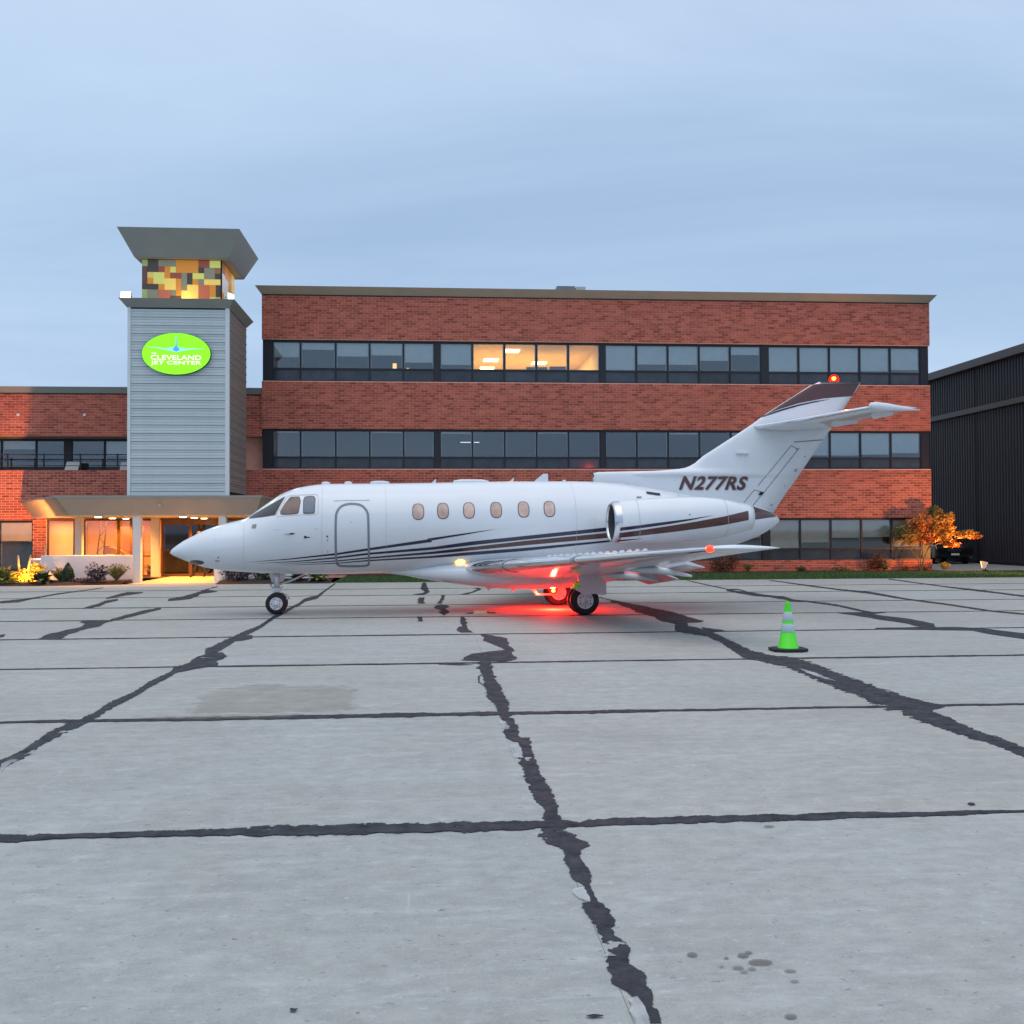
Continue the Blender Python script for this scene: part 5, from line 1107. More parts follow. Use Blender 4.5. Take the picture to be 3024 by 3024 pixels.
# engines
NP = [(6.93, .415), (7.0, .432), (7.1, .44), (7.6, .468), (8.3, .482), (8.9, .462), (9.35, .405), (9.7, .325), (9.96, .262)]
nr = pchip([a[0] for a in NP], [a[1] for a in NP]); NOFF = 1.70
def nzc(s): return 1.925 + .032 * (s - 6.93)
def nac_pt(s, z, eps, side):
    r = nr(s); q = max(-.999, min(.999, (z - nzc(s)) / r)); return (s, side * (NOFF + (r + eps) * math.sqrt(1 - q * q)), nzc(s) + (r + eps) * q)
for sd in (-1, 1):
    rings = [[(s, sd * NOFF + nr(s) * math.cos(2 * math.pi * k / 40), nzc(s) + nr(s) * math.sin(2 * math.pi * k / 40)) for k in range(40)] for s in [7.04 + 2.92 * q / 30 for q in range(31)]]
    inner = [[(s, sd * NOFF + r_ * math.cos(2 * math.pi * k / 40), nzc(s) + r_ * math.sin(2 * math.pi * k / 40)) for k in range(40)] for s, r_ in ((9.95, .235), (9.5, .22))]
    m = MB(); m.loft(rings + inner[:1], caps=False); ng = m.build('engine_nacelle', M_WHITE, jet)
    m = MB(); m.loft(inner, caps=False); m.add([(9.5, sd * NOFF + .22 * math.cos(2 * math.pi * k / 20), nzc(9.5) + .22 * math.sin(2 * math.pi * k / 20)) for k in range(20)], [tuple(range(20))]); m.build('exhaust', mat('exhaust_metal', (.12, .11, .10), .5, .6), ng)
    m = MB(); m.lathe([(.440, 7.06), (.434, 6.99), (.418, 6.935), (.398, 6.905), (.382, 6.905), (.372, 6.925), (.366, 6.95)], 44, lambda a, b_, h_: (h_, sd * NOFF + a, nzc(h_) + b_), cap=False); m.build('intake_lip', mat('lip_metal', (.56, .58, .61), .2, 1.0), ng)
    m = MB(); m.lathe([(.3665, 6.949), (.355, 7.05), (.35, 7.45)], 32, lambda a, b_, h_: (h_, sd * NOFF + a, nzc(h_) + b_), cap=False); m.build('intake_duct', mat('duct_dark', (.055, .06, .075), .5), ng)
    m = MB()
    for k in range(22):
        a0, a1 = 2 * math.pi * k / 22, 2 * math.pi * (k + .75) / 22
        m.add([(7.40, sd * NOFF + .1 * math.cos(a0), nzc(7.4) + .1 * math.sin(a0)), (7.44, sd * NOFF + .1 * math.cos(a1), nzc(7.4) + .1 * math.sin(a1)), (7.46, sd * NOFF + .348 * math.cos(a1), nzc(7.4) + .348 * math.sin(a1)), (7.38, sd * NOFF + .348 * math.cos(a0), nzc(7.4) + .348 * math.sin(a0))], [(0, 1, 2, 3)])
    m.lathe([(0.0, 7.24), (.05, 7.28), (.1, 7.42), (.1, 7.46), (.349, 7.47)], 20, lambda a, b_, h_: (h_, sd * NOFF + a, nzc(7.4) + b_), cap=False); m.build('fan', mat('fan_dark', (.05, .052, .06), .4, .5), ng)
    rings = []
    for k in range(5):
        yv = .62 + (1.36 - .62) * k / 4; rings.append([(7.45 + 1.9 * x, sd * yv, 2.0 + yt(x, .14) * 1.9 * q) for x, q in [(x, 1) for x in reversed(XC)] + [(x, -1) for x in XC[1:]]])
    m = MB(); m.loft(rings); m.build('pylon', M_WHITE, ng)
    for pts, m_ in (([(240, 880, 18), (350, 866, 17), (500, 845, 14), (620, 827, 8), (745, 804, 0)], M_NAVY), ([(240, 913, 26), (350, 900, 30), (500, 880, 35), (650, 858, 40), (800, 834, 46), (943, 805, 50)], M_BROWN), ([(240, 943, 8), (300, 937, 6), (372, 930, 0)], M_NAVY)):
        lo = [ac(*A5(x, y + t / 2), 2.12) for x, y, t in pts]; up = [ac(*A5(x, y - t / 2), 2.12) for x, y, t in pts]; strip('stripe', lo, up, m_, nac_pt, 30, ng, sd, .004, 3)
    for x in (7.42, 9.32): outline('panel_seam', [(x + .012 * math.sin(k * .4), nzc(x) + nr(x) * .985 * math.sin(-1.45 + 2.9 * k / 18)) for k in range(19)], .004, M_SEAM, nac_pt, ng, sd, closed=False)
    blob('sensor', *ac(*A5(608, 802), 2.1), .014, .014, M_DARK, nac_pt, ng, sd, ex=2)
    q = MB(); q.hexa([(7.35, sd * NOFF - .02, 1.50), (7.62, sd * NOFF - .02, 1.50), (7.62, sd * NOFF + .02, 1.50), (7.35, sd * NOFF + .02, 1.50)], [(7.3, sd * NOFF - .05, 1.42 + .1), (7.7, sd * NOFF - .05, 1.42 + .1), (7.7, sd * NOFF + .05, 1.52), (7.3, sd * NOFF + .05, 1.52)]); q.build('drain', M_WHITE, ng)
for (x0, y0), (x1, y1), h in (((382, 685), (458, 695), .045), ((318, 711), (345, 711), .02)):
    a, b_ = ac(*A5(x0, y0), .55), ac(*A5(x1, y1), .55); strip('scoop', [(a[0], a[1] - h / 2), (b_[0], b_[1] - h / 2)], [(a[0], a[1] + h / 2), (b_[0], b_[1] + h / 2)], M_DARK, fus_pt, 10, eps=.02)
# landing gear
def wheel(s, yv, r, w, holes, rim_f=.56, dots=12):
    q = MB(); q.lathe([(r * .55, -w / 2), (r * .80, -w / 2), (r * .95, -w * .42), (r, -w * .22), (r, w * .22), (r * .95, w * .42), (r * .80, w / 2), (r * .55, w / 2)], 32, lambda a, b_, h_: (s + a, yv + h_, r + b_)); t = q.build('wheel', M_RUBBER, jet)
    q = MB(); rr = r * rim_f; q.lathe([(rr, -w / 2 - .004), (rr * .97, -w / 2 - .012), (rr * .88, -w / 2 - .006), (rr * .35, -w / 2 - .014), (rr * .3, -w / 2 - .03), (0, -w / 2 - .032)], 28, lambda a, b_, h_: (s + a, yv + h_, r + b_), 0)
    q.lathe([(rr, w / 2 + .004), (rr * .9, w / 2 + .008), (0, w / 2 + .02)], 28, lambda a, b_, h_: (s + a, yv + h_, r + b_), 0)
    for k in range(dots):
        a = 2 * math.pi * k / dots; d = rr * (.72 if k % 2 else .58); rad = rr * (.085 if k % 2 else .06); cx_, cz_ = s + d * math.cos(a), r + d * math.sin(a)
        q.lathe([(rad, -w / 2 - .016), (0, -w / 2 - .017)], 8, lambda aa, bb_, h_: (cx_ + aa, yv + h_, cz_ + bb_), 1)
    q.build('rim', [mat('rim_white', (.62, .63, .66), .4), M_DARK], t); return t
for yv in (-.115, .115): wheel(0, yv, .228, .125, 0, .60, 10)
q = MB(); q.tube([(0, -.19, .228), (0, .19, .228)], .03, 10); q.tube([(0, 0, .228), (0, 0, .50)], .042, 10); q.tube([(0, 0, .46), (.0, 0, .95)], .062, 12); q.box(-.09, .09, -.07, .07, .47, .56)
q.build('nose_leg', M_STEEL, jet)
q = MB(); q.tube([(.03, -.02, .62), (.28, -.05, .70), (.62, -.05, .86)], .018, 8); q.build('drag_brace', M_STEEL, jet)
q = MB(); q.tube([(-.05, -.03, .52), (-.13, -.03, .62), (-.04, -.03, .74)], .017, 6); q.tube([(.05, -.03, .5), (.12, -.03, .58)], .022, 6); q.tube([(.10, 0, .45), (.22, 0, .40), (.26, -.02, .33)], .012, 6); q.build('torque_link', M_STEEL, jet)
q = MB(); q.box(.17, .27, -.13, .13, .315, .335); q.build('mud_guard', M_STEEL, jet)
q = MB(); q.hexa([(-.12, .24, .66), (.12, .24, .68), (.12, .255, .68), (-.12, .255, .66)], [(-.2, .22, .92), (.2, .22, .92), (.2, .235, .92), (-.2, .235, .92)]); q.build('gear_door', M_WHITE, jet)
for sd in (-1, 1):
    for yv in (1.27, 1.55): wheel(6.38, sd * yv if sd < 0 else yv, .302, .175, 0, .58, 12)
    q = MB(); q.tube([(6.38, sd * 1.12, .302), (6.38, sd * 1.68, .302)], .04, 10); q.tube([(6.38, sd * 1.41, .302), (6.36, sd * 1.41, .62)], .055, 10); q.tube([(6.36, sd * 1.41, .58), (6.32, sd * 1.44, 1.1)], .085, 12)
    q.tube([(6.34, sd * 1.41, .78), (6.34, sd * .8, .95)], .035, 8); q.tube([(6.30, sd * 1.41, .40), (6.18, sd * 1.41, .56), (6.28, sd * 1.41, .72)], .022, 6); q.build('main_leg', M_STEEL, jet)
    poly = [ac(*A4(x, y), 1.68) for x, y in ((1283, 745), (1400, 750), (1408, 800), (1450, 850), (1474, 870), (1476, 955), (1440, 960), (1390, 950), (1310, 968), (1290, 940), (1252, 922), (1262, 906), (1292, 900), (1278, 860), (1282, 800))]
    q = MB(); q.prism(poly, lambda u, v, w_: (u, sd * w_, v), 1.66, 1.685); q.build('gear_door', M_GREYP if False else mat('door_grey_white', (.56, .57, .60), .4), jet)
    
    if sd > 0:
        q = MB(); q.prism([(5.62, .52), (5.72, .52), (5.84, .30), (6.2, .30), (6.2, .26), (5.8, .26)], lambda u, v, w_: (u, sd * w_, v), .98, 1.0); q.build('inner_gear_door', M_WHITE, jet)
# lamps on the aircraft
def lens_mat(name, tint, glow, k):
    m_ = bpy.data.materials.new(name); m_.use_nodes = True; nt = m_.node_tree; n_ = nt.nodes; n_.remove(n_['Principled BSDF'])
    t_ = n_.new('ShaderNodeBsdfTransparent'); t_.inputs[0].default_value = (*tint, 1); e_ = n_.new('ShaderNodeEmission'); e_.inputs[0].default_value = (*glow, 1); e_.inputs[1].default_value = k
    a_ = n_.new('ShaderNodeAddShader'); nt.links.new(t_.outputs[0], a_.inputs[0]); nt.links.new(e_.outputs[0], a_.inputs[1]); nt.links.new(a_.outputs[0], n_['Material Output'].inputs[0]); return m_
M_BCN = lens_mat('beacon_lens', (.75, .12, .06), (1, .012, .004), 2.2); M_BULB = mat('beacon_bulb', (1, .5, .3), .3, emit=(1, .30, .10), estr=60)
def dome(name, s, yv, z, r, up=1):
    q = MB(); q.lathe([(r * .8, 0), (r, r * .25), (r * .97, r * .7), (r * .75, r * 1.15), (r * .4, r * 1.4), (0, r * 1.48)], 18, lambda a, b, h_: (s + a, yv + b_, z + up * h_)) if False else q.lathe([(r * .8, 0), (r, r * .25), (r * .97, r * .7), (r * .75, r * 1.15), (r * .4, r * 1.4), (0, r * 1.48)], 18, lambda a, b, h_: (s + a, yv + b, z + up * h_))
    o = q.build(name, M_BCN, jet); q = MB(); q.lathe([(0, r * .3), (r * .35, r * .45), (r * .45, r * .75), (r * .35, r * 1.0), (0, r * 1.12)], 12, lambda a, b, h_: (s + a, yv + b, z + up * h_)); q.build('bulb', M_BULB, o); return o
dome('beacon', 12.70, 0, 5.195, .115); dome('beacon', 6.02, 0, vb(6.02) + .005, .10, -1)
def ac_world(s, yv, z): return AO + AU * s - AN * yv + Vector((0, 0, z))
lamp('beacon_lamp', 'POINT', ac_world(12.70, -.05, 5.42), 60, (1, .05, .015), shadow_soft_size=.05)
lamp('beacon_lamp', 'POINT', ac_world(6.02, 0, vb(6.02) - .22), 330, (1, .018, .008), shadow_soft_size=.05)
lamp('nav_lamp', 'POINT', ac_world(6.86, -7.74, 1.49), 8, (1, .05, .015), shadow_soft_size=.03)
q = MB(); p = fus_pt(3.88, 1.10, 0, -1); q.lathe([(.10, -.03), (.10, .02), (.06, .05), (.0, .06)], 18, lambda a, b_, h_: (p[0] + a, p[1] - h_ - .0, p[2] + b_)); q.build('wing_inspection_light', mat('warm_lens', (1, .8, .4), .3, emit=(1, .52, .10), estr=3.2), jet)
# ================================================================== PLANTS, PERSON, SMALL THINGS
def leafmat(name, c1, c2): return mat(name, c1, .6, col2=c2, attr='tone', scale=20)
M_LG = leafmat('leaf_dark_green', (.012, .03, .012), (.05, .09, .03)); M_LY = leafmat('leaf_olive', (.06, .075, .02), (.20, .19, .05)); M_LP = leafmat('leaf_purple', (.022, .014, .02), (.09, .06, .08))
M_LR = leafmat('leaf_russet', (.06, .02, .012), (.17, .06, .03)); M_LH = leafmat('leaf_hosta', (.09, .14, .03), (.28, .34, .10)); M_LHG = leafmat('leaf_hosta_blue', (.03, .07, .035), (.10, .17, .08)); M_LO = leafmat('leaf_maple', (.30, .085, .018), (.66, .25, .055)); M_LO2 = leafmat('leaf_maple_gold', (.28, .12, .018), (.60, .31, .05))
M_LGo = leafmat('leaf_gold', (.30, .20, .03), (.55, .42, .08)); M_BARK = mat('bark', (.16, .11, .08), .9, var=.3, scale=12, bump=.6); M_BARKD = mat('bark_dark', (.05, .035, .025), .9, var=.3)
def leaves(mb, c, rad, n, size, rn, shell=.5, m=0, flat=0.0):
    """leaf-sized faces through an ellipsoid, thicker towards its skin, lumpy outline"""
    for _ in range(n):
        while True:
            d = Vector((rn.gauss(0, 1), rn.gauss(0, 1), rn.gauss(0, 1)))
            if d.length > .01: break
        d.normalize(); lump = .82 + .28 * math.sin(d.x * 5.1 + c[0] * 9) * math.sin(d.y * 4.3 + 1) + .18 * math.sin(d.z * 7 + c[1] * 3)
        r = (shell + (1 - shell) * rn.random() ** .5) * lump; p = Vector((c[0] + d.x * rad[0] * r, c[1] + d.y * rad[1] * r, c[2] + d.z * rad[2] * r))
        if p.z < .02: p.z = .02 + rn.random() * .05
        a = Vector((rn.gauss(0, 1), rn.gauss(0, 1), rn.gauss(0, .7))).normalized(); b = a.cross(Vector((rn.gauss(0, 1), rn.gauss(0, 1), rn.gauss(0, 1)))).normalized(); s = size * rn.uniform(.6, 1.3)
        mb.add([p - a * s, p + b * s * .5, p + a * s, p - b * s * .5], [(0, 1, 2, 3)], m, rn.random())
def shrub(name, loc, rad, n, size, m_, label, cat='shrub', group=None, seed=1, stems=5, extra=None, zc=None):
    t = empty(name, loc); tag(t, label, cat, group); rn = random.Random(seed); f = MB()
    leaves(f, (0, 0, zc if zc is not None else rad[2] * .9), rad, n, size, rn)
    for e in extra or []: leaves(f, e[0], e[1], e[2], size, rn)
    f.build('foliage', m_, t, tone=True); s = MB()
    for k in range(stems):
        a = rn.uniform(0, 6.28); s.tube([(0, 0, 0), (math.cos(a) * rad[0] * .3, math.sin(a) * rad[1] * .3, rad[2] * .7), (math.cos(a) * rad[0] * .6, math.sin(a) * rad[1] * .6, rad[2] * 1.35)], [.012, .009, .004], 5)
    if stems: s.build('stem', M_BARKD, t)
    return t
def leaf_mesh(L, W, m_, tone, droop=.5):
    s = MB(); vs = []; n = 5
    for k in range(n + 1):
        f = k / n; w = W * math.sin(math.pi * min(.98, f * .9 + .08)) ** .8 * (1 - f * .25) if k < n else .004; x = L * f; z = L * (.55 * f - droop * f * f)
        vs += [(x, -w, z + w * .25), (x, 0, z), (x, w, z + w * .25)]
    fs_ = []
    for k in range(n): fs_ += [(3 * k, 3 * k + 3, 3 * k + 4, 3 * k + 1), (3 * k + 1, 3 * k + 4, 3 * k + 5, 3 * k + 2)]
    me = bpy.data.meshes.new('leaf'); me.from_pydata(vs, [], fs_); me.materials.append(m_); a = me.attributes.new('tone', 'FLOAT', 'FACE'); a.data.foreach_set('value', [tone] * len(fs_))
    for p in me.polygons: p.use_smooth = True
    return me
def hosta(loc, n, L, W, m_, label, seed, group=None):
    t = empty('hosta_plant', loc); tag(t, label, 'plant', group); rn = random.Random(seed); ms = [leaf_mesh(L, W, m_, k / 4, .35 + .12 * k) for k in range(5)]
    for k in range(n):
        o = bpy.data.objects.new('leaf', ms[k % 5]); COL.objects.link(o); o.parent = t; f = k / n; s = rn.uniform(.75, 1.1)
        o.rotation_euler = (rn.uniform(-.2, .2), -.75 * (1 - f) + rn.uniform(-.15, .15), k * 2.4 + rn.uniform(-.3, .3)); o.scale = (s, s, s); o.location = (rn.uniform(-.05, .05), rn.uniform(-.05, .05), .03 + .05 * (1 - f))
    return t
def fern(loc, n, L, m_, label, seed, cat='fern', group=None, spread=1.0):
    t = empty('fern_plant' if cat == 'fern' else 'grass_tuft', loc); tag(t, label, cat, group); rn = random.Random(seed); f = MB()
    for k in range(n):
        a = rn.uniform(0, 6.28); l = L * rn.uniform(.6, 1.1); d = rn.uniform(.15, .8) * spread; p = []
        for q in range(5): u = q / 4; p.append(Vector((math.cos(a) * l * d * u, math.sin(a) * l * d * u, l * (u - .35 * d * u * u))))
        sd_ = Vector((-math.sin(a), math.cos(a), 0)) * .013
        for q in range(4): f.add([p[q] - sd_ * (1 - q / 5), p[q] + sd_ * (1 - q / 5), p[q + 1] + sd_ * (1 - (q + 1) / 5), p[q + 1] - sd_ * (1 - (q + 1) / 5)], [(0, 1, 2, 3)], 0, rn.random())
        for q in (2, 3, 4):
            if rn.random() < .6: leaves(f, p[q], (.04, .04, .03), 3, .025, rn)
    f.build('frond', m_, t, tone=True); return t
# bed at the left
fern((-14.8, 36.0, .08), 220, .62, M_LGo, 'yellow green leafy clump at the left edge of the bed beside the lit stems', 21, 'plant')
hosta((-14.35, 35.7, .08), 44, .52, .13, M_LH, 'yellow green hosta plant left of the two lit stems', 22)
hosta((-13.02, 35.45, .07), 40, .46, .125, M_LHG, 'blue green hosta at the front edge of the left bed', 23)
lit = empty('lit_shrub', (-13.85, 36.15, .08)); tag(lit, 'golden shrub with two bare upright stems glowing in lamp light', 'shrub'); rn = random.Random(3)
f = MB(); leaves(f, (0, 0, .20), (.50, .28, .28), 800, .055, rn); leaves(f, (.36, .1, .42), (.30, .2, .24), 420, .045, rn); f.build('foliage', M_LGo, lit, tone=True)
for x, l in ((-.20, -.03), (.07, .11)):
    f = MB(); f.tube([(x + .06, 0, 0), (x + .02, 0, .35), (x + l * .6, 0, .62), (x + l, 0, .92)], [.05, .045, .04, .03], 8); f.build('stem', mat('pale_stem', (.45, .35, .18), .8, var=.3, scale=14), lit)
fern((-12.62, 35.9, .09), 190, .50, M_LY, 'olive grass tuft between the front hosta and the clipped conifer', 24, 'grass tuft')
bxw = empty('clipped_conifer', (-12.31, 35.8, .09)); tag(bxw, 'dark green cone shaped clipped conifer before the white wall', 'shrub'); f = MB(); rn = random.Random(8)
for k in range(1500):
    h = rn.random(); rr = .205 * (math.sin(math.pi * min(1, h * .62 + .38)) ** .8) * (1.02 - .1 * rn.random()) * (1 if h < .75 else 1.0); a = rn.uniform(0, 6.28); p = Vector((rr * math.cos(a), rr * math.sin(a), .03 + .62 * h)); d = Vector((rn.gauss(0, 1), rn.gauss(0, 1), rn.gauss(0, 1))).normalized() * .022; e = d.cross(Vector((rn.gauss(0, 1), 1, .3))).normalized() * .012
    f.add([p - d, p + e, p + d, p - e], [(0, 1, 2, 3)], 0, rn.random())
f.lathe([(.15, .02), (.17, .25), (.12, .5), (.02, .62)], 12, lambda a, b, h_: (a, b, h_)); f.build('foliage', M_LG, bxw, tone=True); q = MB(); q.tube([(0, 0, 0), (0, 0, .12)], .025, 6); q.build('trunk', M_BARKD, bxw)
shrub('purple_shrub', (-11.33, 35.75, .09), (.40, .28, .27), 1100, .036, M_LP, 'dark purple leaved shrub in front of the white wall', seed=31, extra=[((-.12, 0, .58), (.2, .12, .14), 60), ((-.3, 0, .45), (.16, .1, .1), 40), ((.18, 0, .5), (.2, .1, .12), 50)])
fern((-10.72, 35.85, .09), 300, .60, M_LY, 'yellowish feathery tuft at the right end of the left wall', 32, 'grass tuft')
shrub('low_shrub', (-11.85, 35.65, .07), (.5, .2, .09), 420, .03, M_LP, 'low dark ground cover between the conifer and the purple shrub', seed=33, stems=0)
ps_ = empty('path_post', (-14.35, 35.15, 0)); tag(ps_, 'slim dark bollard lamp at the far left edge', 'bollard'); q = MB(); q.tube([(0, 0, 0), (0, 0, .72)], .045, 10); q.build('post', M_BARKD, ps_); q = MB(); q.lathe([(.06, .72), (.07, .74), (.07, .84), (.05, .87), (0, .88)], 12, lambda a, b, h_: (a, b, h_)); q.build('cap', M_FASCIA, ps_)
sw = empty('sweeping_broom', (-15.05, 41.4, .02)); 
q = MB(); q.tube([(0, 0, .12), (-.06, -.02, 1.25)], .018, 6); q.build('handle', mat('broom_wood', (.6, .5, .35), .6), sw); q = MB(); q.box(-.13, .13, -.03, .03, 0, .14); q.build('brush', M_BARK, sw); tag(sw, 'pale handled broom leaning by the brick pillar', 'broom')
pt_ = empty('potted_plant', (-11.28, 42.1, .02)); tag(pt_, 'leafy pot plant behind the narrow lobby window', 'plant'); q = MB(); q.lathe([(.10, 0), (.14, .22), (.15, .24), (.12, .24)], 14, lambda a, b, h_: (a, b, h_)); q.build('pot', mat('pot_clay', (.3, .12, .06), .7), pt_)
lm_ = [leaf_mesh(.38, .05, mat('dark_leaf', (.03, .02, .012), .5), k / 3, .3 + .1 * k) for k in range(3)]
for k in range(14):
    o = bpy.data.objects.new('leaf', lm_[k % 3]); COL.objects.link(o); o.parent = pt_; o.location = (0, 0, .25); o.rotation_euler = (0, -.5 + .06 * k, k * 2.4)
hosta((-15.35, 35.5, .07), 38, .46, .12, M_LHG, 'green hosta at the very left edge of the photo by the bollard', 61)
shrub('low_shrub', (-14.1, 35.35, .06), (.45, .16, .08), 320, .03, M_LY, 'low olive ground cover in front of the glowing shrub', seed=62, stems=0)
# bed right of the entrance, seen under the nose
shrub('purple_shrub', (-6.65, 35.85, .09), (.55, .3, .23), 1500, .036, M_LP, 'dark purple shrub by the right white wall under the nose', seed=41, extra=[((-.42, 0, .35), (.16, .12, .14), 60)])
shrub('evergreen_shrub', (-5.75, 35.85, .09), (.52, .3, .24), 1300, .036, M_LG, 'dark evergreen shrub behind the nose gear leg', seed=42)
hosta((-4.62, 35.7, .07), 34, .42, .12, M_LHG, 'green hosta just right of the nose gear', 43)
hosta((-3.92, 35.65, .06), 36, .46, .14, M_LH, 'pale lime hosta at the end of the bed under the cabin door', 44)
# foundation planting along the brick base
shrub('russet_shrub', (12.0, 41.45, .03), (.62, .25, .36), 800, .045, M_LR, 'russet shrub by the brick base under the wing tip', seed=51, extra=[((.4, 0, .55), (.3, .2, .2), 200)])
fern((12.95, 41.35, .03), 120, .36, M_LY, 'olive tuft to the right of the russet wing tip shrub', 52, 'grass tuft')
shrub('dwarf_shrub', (15.24, 41.4, .03), (.24, .18, .13), 300, .035, M_LG, 'small dark green shrub alone against the brick base', seed=53)
shrub('dwarf_shrub', (16.95, 41.4, .03), (.52, .18, .11), 420, .035, M_LY, 'low wide green shrub before the brick base below the windows', seed=54)
shrub('russet_shrub', (18.55, 41.5, .03), (.5, .24, .34), 620, .045, M_LR, 'dark red shrub left of the orange tree', seed=55, extra=[((0, 0, .62), (.3, .2, .16), 130)])
fern((18.75, 41.3, .03), 110, .34, M_LY, 'olive fern in front of the dark red shrub', 56)
shrub('dwarf_shrub', (19.75, 41.45, .03), (.2, .15, .12), 200, .03, M_LR, 'tiny reddish shrub left of the tree stems', seed=57)
shrub('dwarf_shrub', (20.55, 41.45, .03), (.26, .15, .11), 220, .03, M_LR, 'tiny reddish shrub right of the tree stems', seed=58)
fern((21.35, 41.3, .03), 150, .34, M_LGo, 'golden tuft at the corner of the brick building', 59, 'grass tuft')
# the orange tree at the corner
tr = empty('maple_tree', (20.2, 41.1, .03)); tag(tr, 'small many stemmed tree with orange autumn leaves at the building corner', 'tree'); rn = random.Random(77)
f = MB()
for pts, r0 in ((((-.02, 0, 0), (-.10, 0, .5), (-.38, 0, .82), (-.5, 0, 1.25)), .03), (((0, 0, 0), (-.08, .05, .5), (-.22, .05, .85), (-.2, 0, 1.3)), .028), (((.02, 0, 0), (.0, 0, .6), (.05, 0, 1.0), (.0, .0, 1.5)), .03), (((.05, 0, 0), (.15, 0, .5), (.35, 0, .95), (.6, 0, 1.25), (.8, 0, 1.9)), .04), (((.35, 0, .95), (.75, 0, 1.12), (1.3, 0, 1.25), (2.1, 0, 1.45)), .025), (((.0, 0, .6), (.12, 0, 1.1), (.3, 0, 1.9)), .022), (((.75, 0, 1.12), (1.1, 0, 1.1), (1.5, 0, 1.1)), .015)):
    f.tube([Vector(p) * 1.0 for p in pts], [r0 * (1 - .75 * k / (len(pts) - 1)) for k in range(len(pts))], 7)
f.build('trunk', M_BARK, tr)
f = MB()
for c, rad, n, mi in (((.02, 0, 1.95), (.50, .40, .48), 900, 0), ((.25, 0, 1.45), (.45, .36, .34), 620, 0), ((.85, 0, 2.0), (.55, .42, .52), 950, 1), ((.95, 0, 1.45), (.5, .36, .30), 500, 1), ((2.0, -.1, 1.52), (.52, .3, .20), 420, 1), ((2.3, -.1, 1.42), (.35, .22, .13), 200, 0), ((1.38, 0, 1.1), (.38, .25, .15), 240, 0), ((-.42, 0, 1.38), (.42, .34, .34), 420, 1), ((1.3, 0, 2.25), (.25, .2, .22), 90, 1), ((.62, 0, 2.5), (.34, .3, .24), 260, 2), ((-.75, .1, 1.62), (.38, .3, .32), 200, 2), ((1.3, 0, 1.75), (.3, .25, .3), 160, 1)):
    leaves(f, c, rad, int(n * 2.6), .056, rn, .25, mi)
f.build('crown', [M_LO, M_LO2, M_LY], tr, tone=True)
# ground floodlight
fl = empty('ground_floodlight', (22.72, 40.6, .02), R(62)); tag(fl, 'pale boxy ground floodlight standing by the driveway kerb', 'floodlight')
q = MB(); q.box(-.14, .14, -.10, .10, 0, .05); q.tube([(-.1, 0, .05), (-.1, 0, .2)], .018, 6); q.tube([(.1, 0, .05), (.1, 0, .2)], .018, 6); q.build('base', M_DARK, fl)
q = MB(); q.hexa([(-.17, -.02, .13), (.17, -.02, .13), (.17, .12, .10), (-.17, .12, .10)], [(-.22, -.10, .36), (.22, -.10, .36), (.22, .16, .42), (-.22, .16, .42)]); q.build('housing', mat('flood_white', (.6, .6, .58), .5), fl)
q = MB(); q.hexa([(-.19, .128, .15), (.19, .128, .15), (.19, .135, .15), (-.19, .135, .15)], [(-.2, .168, .40), (.2, .168, .40), (.2, .175, .40), (-.2, .175, .40)]); q.build('lens', mat('amber_lens', (1, .6, .2), .3, emit=(1, .50, .14), estr=6), fl)
fl3 = copy_tree(fl); fl3.location = (24.6, 35.9, .01); fl3.rotation_euler = (0, 0, R(48)); fl3['label'] = 'pale boxy ground floodlight on the turf past the right edge of the view'
lamp('flood_lamp', 'SPOT', (24.45, 36.05, .44), 2100, (1, .38, .10), (18.6, 41.8, 3.6), spot_size=R(82), spot_blend=.8, shadow_soft_size=.1)
lamp('flood_lamp', 'SPOT', (22.45, 40.70, .44), 1000, (1, .38, .09), (17.6, 41.9, 4.6), spot_size=R(105), spot_blend=1.0, shadow_soft_size=.08)
lamp('flood_lamp', 'SPOT', (-13.78, 37.3, .85), 3000, (1, .36, .09), (-18.0, 41.6, 4.6), spot_size=R(105), spot_blend=1.0, shadow_soft_size=.08)
fl2 = copy_tree(fl); fl2.location = (-13.85, 37.25, .43); fl2.rotation_euler = (0, 0, R(28)); fl2['label'] = 'pale boxy floodlight on a block behind the left white wall'
bk = MB(); bk.box(-14.05, -13.62, 37.08, 37.42, 0, .43); tag(bk.build('concrete_block', mat('block_grey', (.3, .3, .29), .9, var=.1)), 'grey block behind the left white planter wall carrying a floodlight', 'block')
lamp('bed_lamp', 'SPOT', (-13.55, 35.62, .2), 260, (1, .36, .05), (-13.9, 36.3, .5), spot_size=R(130), spot_blend=.9, shadow_soft_size=.06)
bu = empty('bed_uplight', (-13.5, 35.55, .07)); tag(bu, 'small black uplight in the mulch in front of the glowing shrub', 'lamp')
q = MB(); q.tube([(0, 0, 0), (0, 0, .06)], .012, 6); q.build('spike', M_FRAME, bu); q = MB(); q.tube([(.03, -.06, .055), (-.01, .01, .085)], .035, 10); q.build('housing', M_FRAME, bu)
